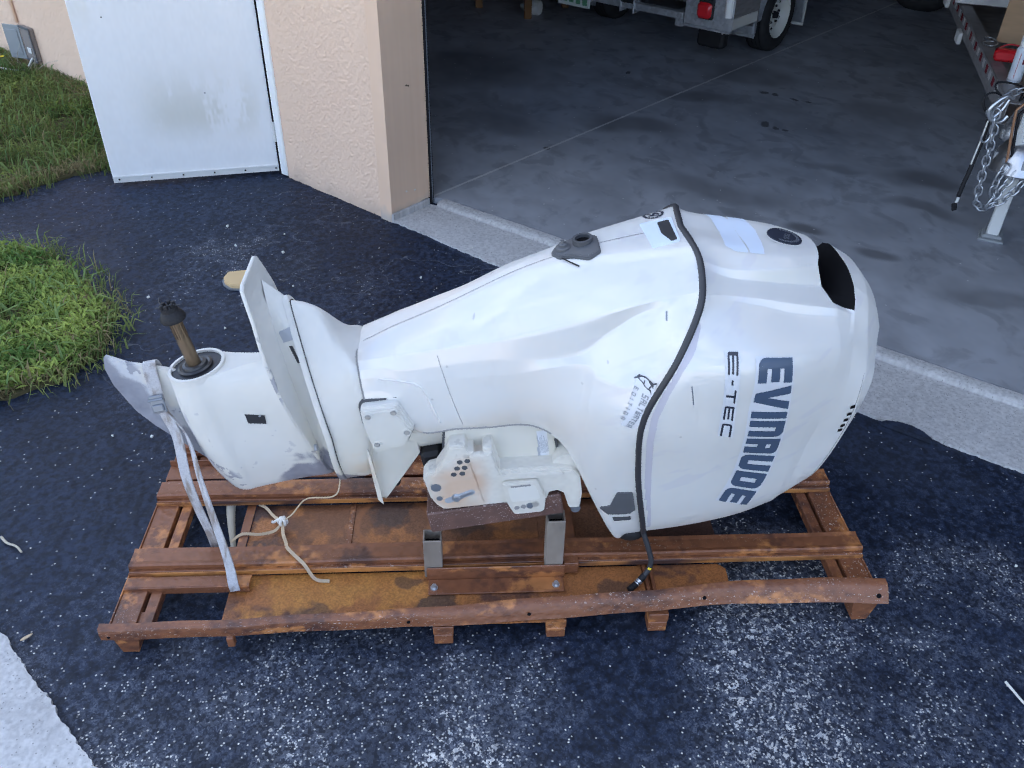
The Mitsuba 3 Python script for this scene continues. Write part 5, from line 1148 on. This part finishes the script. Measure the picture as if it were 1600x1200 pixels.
for k in range(46):     # loose grit
    x, y = r.uniform(-1.6, 1.6), r.uniform(-.75, 2.2)
    if abs(x) < 1.0 and -.33 < y < .45 or (y > 1.0 and x > .3) or (y > .3 and x > 1.2) or (x < -1.05 and y < .2 and x < -.75 - 1.05 * y): continue
    s_ = r.uniform(.0035, .007); ico = trimesh.creation.icosphere(1, s_); ico.vertices *= r.uniform(.6, 1.3, (len(ico.vertices), 1)); ico.apply_translation([x, y, s_ * .5])
    put('pebble', ico, 'pale_mat' if r.random() < .6 else 'offwhite_mat', label='small pale pebble loose on the asphalt', cat='pebble', group='pebbles strewn over the asphalt')

# ------------------------------------------------------------------ inside the garage: boat trailer seen from behind
MT = frame([1.68, 5.5, .0255], A2, B2, [0, 0, 1]); MT[2, 3] = .0
def tr(m): return moved(m, MT)
bt = thing('boat_trailer', 'galvanized boat trailer parked deep in the garage, red light on its rear bracket', 'trailer')
def bp(name, m, mat, smooth=False, label=None, parent=bt): return put(name, tr(m), mat, parent, smooth, label)
def lathe_s(prof, s, t, z, sgn=1, n=48):
    """revolved (radius, offset) profile about the trailer's axle direction"""
    m = trimesh.creation.revolve(np.array(prof), sections=n)
    return outward(moved(m, frame([s, t, z], [0, 0, 1], [0, sgn, 0], [-sgn * -1., 0, 0] if sgn > 0 else [-1., 0, 0])))
for sg in (1, -1):
    z0 = .255 + .0255
    ty = lathe_s([(.150, -.080), (.205, -.088), (.236, -.080), (.252, -.062), (.255, -.03), (.255, .03), (.252, .062), (.236, .080), (.205, .088), (.158, .080), (.150, .07), (.150, -.080)], .70 * sg, 0, z0, sg)
    wk = bp('wheel', ty, 'rubber_mat', 40)
    for k in range(4):
        bp('tread_groove', lathe_s([(.2535, -.05 + .032 * k - .003), (.2558, -.05 + .032 * k - .003), (.2558, -.05 + .032 * k + .003), (.2535, -.05 + .032 * k + .003)], .70 * sg, 0, z0, sg), 'void_mat', parent=wk)
    rim = lathe_s([(0, .030), (.040, .030), (.048, .022), (.085, .034), (.100, .030), (.118, .010), (.124, .012), (.146, .050), (.150, .076), (.158, .082), (.158, .076), (.150, .04), (.120, -.04), (0, -.04)], .70 * sg, 0, z0, sg)
    rk = bp('rim', rim, 'offwhite_mat', 30, parent=wk)
    for k in range(5):
        a = k * 2 * math.pi / 5 + .3
        bp('lug_nut', lathe_s([(0, .044), (.008, .044), (.009, .030), (0, .030)], .70 * sg, .062 * math.cos(a), z0 + .062 * math.sin(a), sg, 8), 'black_mat', parent=wk)
        a += .6
        bp('rim_hole', lathe_s([(0, .0335), (.010, .0335), (.010, .029), (0, .029)], .70 * sg, .101 * math.cos(a), z0 + .101 * math.sin(a), sg, 12), 'void_mat', parent=wk)
    bp('hub_cap', lathe_s([(0, .060), (.022, .058), (.026, .030), (0, .030)], .70 * sg, 0, z0, sg, 20), 'black_mat', parent=wk)
    # fender: arched strip with plates down at both ends and a pan behind it
    arcp = [(.315 * math.cos(a), .315 * math.sin(a)) for a in np.linspace(.35, math.pi - .1, 20)]
    pth = [(.40, .16), (.36, .20)] + [(a * 1.13, z0 + b) for a, b in arcp] + [(-.41, .31), (-.42, .20)]
    V, F = [], []
    for (t_, z_) in pth:
        for s_ in (.585, .80): V.append([s_ * sg, t_, z_])
    for i in range(len(pth) - 1): F += [[2 * i, 2 * i + 1, 2 * i + 3], [2 * i, 2 * i + 3, 2 * i + 2]]
    fd = trimesh.Trimesh(V, F, process=False)
    fk = bp('fender', cat_([fd] + [box(min(.585 * sg, .80 * sg), max(.585 * sg, .80 * sg), -.47, -.425, .235, .29), box(min(.795 * sg, .81 * sg), max(.795 * sg, .81 * sg), -.46, -.43, .24, .62)]), 'galvanized_mat', 40)
    bp('side_panel', cat_([box(min(.57 * sg, .815 * sg), max(.57 * sg, .815 * sg), -.95, -.945, .35, .60), box(min(.81 * sg, .815 * sg), max(.81 * sg, .815 * sg), -.945, -.44, .33, .62), box(min(.58 * sg, .80 * sg), max(.58 * sg, .80 * sg), -.945, -.47, .395, .40)]), 'beam_mat', parent=fk)
    bp('lower_plate', box(min(.812 * sg, .822 * sg), max(.812 * sg, .822 * sg), -.955, -.47, .33, .40, .003), 'offwhite_mat', parent=fk)
    bp('marker', box(min(.73 * sg, .76 * sg), max(.73 * sg, .76 * sg), -.96, -.95, .355, .385, .003), 'grey_plastic_mat', parent=fk)
    bp('front_flap', box(min(.60 * sg, .80 * sg), max(.60 * sg, .80 * sg), .40, .41, .14, .36, .002), 'offwhite_mat', parent=fk)
    lk_ = bp('tail_light', cat_([box(min(.650 * sg, .755 * sg), max(.650 * sg, .755 * sg), -1.045, -1.005, .425, .525, .032)]), 'plastic_red_mat', 40)
    bp('bezel', box(min(.645 * sg, .76 * sg), max(.645 * sg, .76 * sg), -1.01, -.99, .415, .55, .012), 'black_mat', parent=lk_)
    bp('light_bracket', cat_([box(min(.54 * sg, .90 * sg), max(.54 * sg, .90 * sg), -.99, -.982, .365, .56, .002), box(min(.54 * sg, .90 * sg), max(.54 * sg, .90 * sg), -1.02, -.982, .355, .365, .002)]), 'galvanized_mat')
    bp('guide_post', cat_([moved(trimesh.creation.cylinder(.027, .9, sections=24), frame([.862 * sg, -.99, .90], [1, 0, 0], [0, 1, 0], [0, 0, 1]))]), 'white_mat', 40)
    bp('frame_rail', box(min(.46 * sg, .52 * sg), max(.46 * sg, .52 * sg), -.97, 2.0, .33, .43, .004), 'galvanized_mat')
bp('cross_member', cat_([box(-.53, .53, -1.0, -.94, .385, .43, .004)]), 'galvanized_mat')
bp('axle', moved(trimesh.creation.cylinder(.03, 1.24, sections=20), frame([0, 0, .28], [0, 1, 0], [0, 0, 1], [1, 0, 0])), 'galvanized_mat', 40)
bp('black_block', box(.45, .66, -.62, -.52, .13, .33, .02), 'black_mat')  # plain black block hanging below the cross member
bp('keel_roller', moved(trimesh.creation.cylinder(.05, .10, sections=24), frame([.08, -.97, .46], [0, 1, 0], [0, 0, 1], [1, 0, 0])), 'black_mat', 40)
for s_ in (.03, .14): bp('roller_bracket', box(s_ - .006, s_ + .006, -1.01, -.93, .36, .50, .002), 'galvanized_mat')
pk = bp('licence_plate', box(-.50, -.215, -1.03, -1.024, .335, .46, .002), 'plate_pale_mat', label='pale number plate with green patches')
for k, (a, b, z_, h_) in enumerate(((-.46, -.42, .36, .05), (-.40, -.36, .36, .05), (-.34, -.30, .355, .05), (-.28, -.24, .352, .05))):
    bp('plate_mark', box(a, b, -1.0315, -1.0295, z_, z_ + h_), 'plate_green_mat', parent=pk)
bp('bunk', cat_([box(-.42, -.34, -.9, 1.6, .47, .52, .005), box(.34, .42, -.9, 1.6, .47, .52, .005)]), 'black_mat')
bp('hull_shadow', trimesh.convex.convex_hull(np.array([[-.7, -.9, .95], [.7, -.9, .95], [-.75, 2.2, .95], [.75, 2.2, .95], [-.55, -.9, .56], [.55, -.9, .56], [-.5, 2.1, .56], [.5, 2.1, .56], [0, 2.2, .52], [0, -.9, .52]])), 'black_mat') if False else None
jb = put('jon_boat', tr(cat_([trimesh.convex.convex_hull(np.array([[-.72, -.85, .93], [.72, -.85, .93], [-.75, 1.9, .98], [.75, 1.9, .98], [-.56, -.85, .56], [.56, -.85, .56], [-.54, 1.5, .56], [.54, 1.5, .56], [0, -.85, .53], [0, 1.5, .53], [-.4, 2.5, 1.02], [.4, 2.5, 1.02]]))])), 'grey_bolt_mat', label='dark boat hull resting on the boat trailer in the garage', cat='boat')
# small things on the garage floor behind it
wl = thing('wooden_bench', 'brown wooden bench standing at the top edge of the garage floor', 'bench')
for (x, y) in ((.45, 5.93), (.05, 6.30), (.80, 6.32), (.40, 6.69)): put('leg', box(x - .03, x + .03, y - .03, y + .03, .02, .55, .004), 'wood_mat', wl)
put('top', moved(box(-.32, .32, -.32, .32, .55, .59, .006), frame([.42, 6.31, 0], [.68, -.73, 0], [.73, .68, 0], [0, 0, 1])), 'wood_mat', wl)
put('white_jug', moved(cat_([trimesh.creation.revolve(np.array([[0, 0], [.055, 0], [.06, .01], [.06, .10], [.045, .14], [.02, .16], [.02, .18], [0, .18]]), sections=28)]), frame([.56, 6.05, .075], [0, 0, 1], [.5, .86, 0], [-.86, .5, 0])), 'white_mat', smooth=40, label='white plastic jug lying on the floor by the bench leg', cat='jug')
tkk = thing('loose_tyre', 'black tyre lying near the far right of the garage', 'tyre')
put('carcass', moved(trimesh.creation.torus(.24, .09, major_sections=48, minor_sections=16), frame([3.95, 6.30, .33], [.7, -.7, 0], [0, 0, 1], [-.7, -.7, 0])), 'rubber_mat', tkk, True)

# ------------------------------------------------------------------ the trailer on the right: tongue arm, jack, chains and what lies on it
ut = thing('utility_trailer', 'grey trailer tongue with red and white tape and a chrome jack at the right edge', 'trailer')
def up_(name, m, mat, smooth=False, label=None, parent=ut): return put(name, m, mat, parent, smooth, label)
d3 = np.array([.335, .942, 0.]); d3 /= np.linalg.norm(d3); n3 = np.array([d3[1], -d3[0], 0])       # along the arm into the garage, to its right
MA = frame([2.50, 2.30, 0], d3, -n3, [0, 0, 1])          # x along, y to the left (outer face at y = 0)
def arm(m): return moved(m, MA)
ak = up_('arm', arm(cat_([box(0, 4.2, -.006, .0, .415, .522, .002), box(0, 4.2, -.075, -.006, .516, .522, .002), box(0, 4.2, -.075, -.006, .415, .421, .002)])), 'beam_mat')
for k in range(18):
    x0 = .30 + .118 * k
    up_('tape', arm(prism(Polygon([(0, 0), (.055, 0), (.055, .042), (0, .042)]), 0, .0012) if False else box(x0, x0 + .056, .0004, .0016, .470, .512)), 'tape_red_mat' if k % 2 else 'tape_white_mat', parent=ak)
MA2 = frame([2.66, 2.22, 0], np.array([.95, .31, 0]) / np.linalg.norm([.95, .31]), np.array([-.31, .95, 0]) / np.linalg.norm([.95, .31]), [0, 0, 1])
up_('arm', moved(cat_([box(0, 3.6, -.006, 0, .415, .522, .002), box(0, 3.6, 0, .07, .516, .522, .002)]), MA2), 'beam_mat')
up_('coupler', cat_([moved(box(-.28, .12, -.05, .05, .44, .50, .012), frame([2.55, 2.22, 0], [.62, .78, 0], [-.78, .62, 0], [0, 0, 1])), moved(trimesh.creation.icosphere(2, .05), frame([2.40, 2.02, .47], [1, 0, 0], [0, 1, 0], [0, 0, 1]))]), 'galvanized_mat', 40)
up_('deck_plate', moved(prism(Polygon([(0, 0), (2.4, 1.1), (2.6, -1.4), (.2, -.12)]), .40, .414), frame([2.62, 2.40, 0], [.68, .73, 0], [-.73, .68, 0], [0, 0, 1])), 'beam_mat')
up_('cross_bar', moved(box(-.1, 1.4, -.04, .04, .535, .60, .004), frame([3.26, 4.24, 0], [.90, -.43, 0], [.43, .90, 0], [0, 0, 1])), 'white_mat')
up_('side_tab', cat_([arm(box(1.62, 1.74, .004, .03, .38, .45, .004)), arm(box(2.45, 2.6, .004, .03, .42, .50, .004))]), 'white_mat')
# jack
J = np.array([2.372, 1.874, 0.])
def jk(m): return moved(m, frame(J + [0, 0, .0255], [.86, -.5, 0], [.5, .86, 0], [0, 0, 1]))
jp = up_('jack', jk(cat_([box(-.026, .026, -.026, .026, .02, .40, .005)])), 'pale_mat', label='pale square jack leg standing on a foot plate')
up_('foot', jk(cat_([box(-.055, .055, -.055, .055, .0, .012, .003), box(-.045, .045, -.045, .045, .012, .03, .006)])), 'panel_grey_mat', parent=jp)
cup = trimesh.creation.revolve(np.array([[.03, .335], [.118, .337], [.124, .346], [.120, .356], [.112, .38], [.100, .42], [.080, .455], [.05, .475], [0, .48], [0, .335]]), sections=48)
up_('chrome_cup', jk(outward(cup)), 'steel_mat', 40, parent=jp)
for k in range(8):
    a = k * math.pi / 4 + .2
    up_('cup_rib', jk(moved(box(.100, .113, -.014, .014, .365, .415, .003), trimesh.transformations.rotation_matrix(a, [0, 0, 1]))), 'zinc_mat', parent=jp)
up_('yoke', cat_([moved(box(-.022, .022, -.004, .004, .44, .66, .002), frame(J + [-.055, -.03, .02], [.9, -.43, 0], [.43, .9, 0], [.0, 0, 1])), moved(box(-.022, .022, -.004, .004, .44, .66, .002), frame(J + [.02, -.07, .02], [.9, -.43, 0], [.43, .9, 0], [0, 0, 1]))]), 'pale_mat', parent=jp)
up_('copper_strip', tube([(2.285, 1.82, .38), (2.272, 1.82, .46), (2.250, 1.82, .57), (2.238, 1.82, .65), (2.262, 1.82, .675), (2.30, 1.82, .68)], .006, 8), 'copper_mat', 40, parent=jp)
up_('frame_bar', tube([(2.300, 1.822, .40), (2.288, 1.822, .47), (2.268, 1.822, .57), (2.258, 1.822, .63), (2.275, 1.822, .650), (2.31, 1.822, .655)], .006, 8), 'black_mat', 40, parent=jp)
up_('upper_tube', jk(cat_([moved(trimesh.creation.cylinder(.03, .35, sections=28), frame([0, 0, .66], [1, 0, 0], [0, 1, 0], [0, 0, 1]))])), 'galvanized_mat', 40, parent=jp)
# chains
def link(p, t, roll, L=.048, Wd=.030, r=.0042):
    t = t / np.linalg.norm(t); a = np.cross(t, [.3, .9, .2]); a /= np.linalg.norm(a); b = np.cross(t, a)
    s = a * math.cos(roll) + b * math.sin(roll); h = L / 2 - Wd / 2; pts = []
    for k in np.linspace(-math.pi / 2, math.pi / 2, 7): pts.append(p + t * (h + Wd / 2 * math.cos(k)) * 1 + s * (Wd / 2) * math.sin(k))
    for k in np.linspace(math.pi / 2, 3 * math.pi / 2, 7): pts.append(p + t * (-h + Wd / 2 * math.cos(k)) + s * (Wd / 2) * math.sin(k))
    pts.append(pts[0]); return tube(np.array(pts), r, 7, cap=False)
CH = [('chain', 'galvanized safety chain hanging left of the jack in a long loop', [(2.145, 1.80, .640), (2.160, 1.80, .560), (2.170, 1.80, .468), (2.175, 1.80, .381), (2.186, 1.80, .291), (2.192, 1.80, .245), (2.229, 1.80, .215), (2.262, 1.80, .236), (2.250, 1.80, .306), (2.257, 1.80, .366), (2.268, 1.80, .404)]),
      ('chain', 'galvanized chain sagging in front of the jack leg', [(2.262, 1.79, .232), (2.30, 1.78, .262), (2.338, 1.78, .305), (2.36, 1.78, .345), (2.385, 1.78, .39)]),
      ('chain', 'galvanized chain looped over the trailer coupler', [(2.135, 1.83, .650), (2.151, 1.83, .669), (2.169, 1.83, .695), (2.196, 1.83, .715), (2.235, 1.83, .73), (2.28, 1.83, .735), (2.33, 1.84, .73)]),
      ('chain', 'short galvanized chain between the long loop and the jack', [(2.255, 1.785, .250), (2.275, 1.785, .300), (2.300, 1.785, .350), (2.322, 1.785, .395)])]
for nm, lb, pts in CH:
    ck = thing(nm, lb, 'chain'); pa = smooth_path(pts, 400); L = np.r_[0, np.cumsum(np.linalg.norm(np.diff(pa, axis=0), axis=1))]; n = int(L[-1] / .0345)
    for k in range(n + 1):
        q = min(L[-1], .0345 * k); p = np.array([np.interp(q, L, pa[:, j]) for j in range(3)]); p2 = np.array([np.interp(min(L[-1], q + .01), L, pa[:, j]) for j in range(3)]); p1 = np.array([np.interp(max(0, q - .01), L, pa[:, j]) for j in range(3)])
        put('link', link(p, p2 - p1, .45 + (k % 2) * math.pi / 2), 'zinc_mat', ck, True)
def hookm(pts, r): return tube(smooth_path(pts, 30), r, 9)
put('hook', cat_([hookm([(2.20, 1.81, .705), (2.165, 1.80, .716), (2.128, 1.80, .689), (2.108, 1.80, .657), (2.118, 1.80, .628), (2.152, 1.80, .606), (2.18, 1.80, .612), (2.195, 1.80, .632)], .0085), hookm([(2.108, 1.80, .66), (2.13, 1.80, .628), (2.16, 1.80, .655), (2.178, 1.80, .70)], .006)]), 'zinc_mat', smooth=40, label='large galvanized grab hook at the head of the chains', cat='hook')
put('hook', hookm([(2.140, 1.795, .605), (2.147, 1.795, .564), (2.143, 1.795, .531), (2.129, 1.795, .520), (2.114, 1.795, .530), (2.110, 1.795, .548)], .0042), 'zinc_mat', smooth=40, label='small open s-shaped hook dangling below the grab hook', cat='hook')
ek = thing('trailer_cable', 'black trailer cable with a bare wire and a plug hanging left of the chains', 'cable')
put('cord', tube(smooth_path([(2.60, 2.35, .53), (2.42, 2.1, .60), (2.313, 1.95, .705), (2.24, 1.95, .725), (2.193, 1.95, .722), (2.186, 1.93, .703), (2.21, 1.90, .678), (2.185, 1.90, .694), (2.154, 1.90, .697), (2.131, 1.90, .683), (2.135, 1.89, .642), (2.160, 1.87, .600), (2.155, 1.85, .54), (2.145, 1.84, .47), (2.138, 1.84, .38), (2.131, 1.84, .310), (2.127, 1.84, .252)], 70), np.r_[np.full(42, .0042), np.linspace(.0042, .0095, 12), np.full(16, .0095)], 9), 'black_mat', ek, True)
put('bare_wire', tube([(2.141, 1.835, .60), (2.137, 1.835, .50), (2.131, 1.835, .405)], .0036, 7), 'knot_mat', ek, True)
put('wire_tips', cat_([tube([(2.127, 1.84, .252), (2.124, 1.84, .222)], .0045, 7), tube([(2.130, 1.838, .252), (2.128, 1.838, .224)], .0045, 7)]), 'pale_mat', ek)
put('plug', moved(box(-.012, .012, -.007, .007, -.03, .005, .003), frame([2.120, 1.84, .214], [.9, .1, .3], [0, 1, 0], [-.3, 0, .95])), 'black_mat', ek)
# things lying on the tongue
cb = thing('cardboard_box', 'open brown cardboard box standing on the trailer tongue', 'box')
mbx = frame([2.985, 3.36, .523], [.80, -.60, 0], [.60, .80, 0], [0, 0, 1])
put('side', moved(cat_([box(.0, .34, -.003, .0, 0, .30), box(.0, .34, .30, .303, 0, .30), box(-.003, .0, 0, .30, 0, .30), box(.34, .343, 0, .30, 0, .30), box(0, .34, 0, .3, 0, .003)]), mbx), 'cardboard_mat', cb)
put('flap', moved(box(.10, .36, -.012, -.009, .01, .34), mbx @ trimesh.transformations.rotation_matrix(-.06, [1, 0, 0])), 'cardboard_mat', cb)
rl = thing('red_marker_light', 'bright red plastic marker light lying on the trailer tongue', 'light')
MR = frame([2.79, 2.985, .526], [.86, -.5, 0], [.5, .86, 0], [0, 0, 1])
put('lens', moved(cat_([box(-.02, .125, -.035, .035, .0, .062, .014)]), MR), 'plastic_red_mat', rl, 40)
put('base', moved(box(.126, .185, -.04, .04, -.002, .060, .006), MR), 'black_mat', rl)
put('lead', tube(smooth_path([MR[:3, 3] + [.0, .03, .05], MR[:3, 3] + [.06, .02, .075], MR[:3, 3] + [.16, -.05, .06]], 12), .004, 7), 'plastic_red_mat', rl, True)
sc = thing('spray_can', 'pale spray can with a red stripe standing at the front of the trailer tongue', 'spray can')
MS = frame([2.70, 2.63, .523], [.9, -.43, 0], [.43, .9, 0], [0, 0, 1])
put('can', moved(trimesh.creation.revolve(np.array([[0, 0], [.032, 0], [.0335, .004], [.033, .008], [.033, .150], [.0315, .158], [.024, .170], [.0, .172]]), sections=40), MS), 'can_mat', sc, 40)
put('cap', moved(trimesh.creation.revolve(np.array([[0, .170], [.026, .168], [.027, .215], [.020, .225], [0, .226]]), sections=36), MS), 'white_mat', sc, 40)
put('seam_ring', moved(annulus(.0325, .0345, .005, 36), MS @ frame([0, 0, .006], [1, 0, 0], [0, 1, 0], [0, 0, 1])), 'zinc_mat', sc)
put('stripe', moved(trimesh.creation.revolve(np.array([[.0332, .020], [.0336, .020], [.0336, .14], [.0332, .14]]), angle=.07, sections=3), MS @ trimesh.transformations.rotation_matrix(-1.9, [0, 0, 1])), 'plastic_red_mat', sc)
put('print_block', moved(trimesh.creation.revolve(np.array([[.0332, .09], [.0337, .09], [.0337, .13], [.0332, .13]]), angle=.9, sections=10), MS @ trimesh.transformations.rotation_matrix(-1.35, [0, 0, 1])), 'tape_red_mat', sc)
put('coiled_wire', arm(cat_([tube([(1.02, -.05 + .03 * math.cos(a), .53 + .004 * a) if False else (1.05 + .07 * math.cos(a), -.05 + .035 * math.sin(a), .527 + .004 * a) for a in np.linspace(0, 9.5, 50)], .004, 7)])), 'zinc_mat', smooth=True, label='small coil of silver wire on the tongue beside the box', cat='wire')
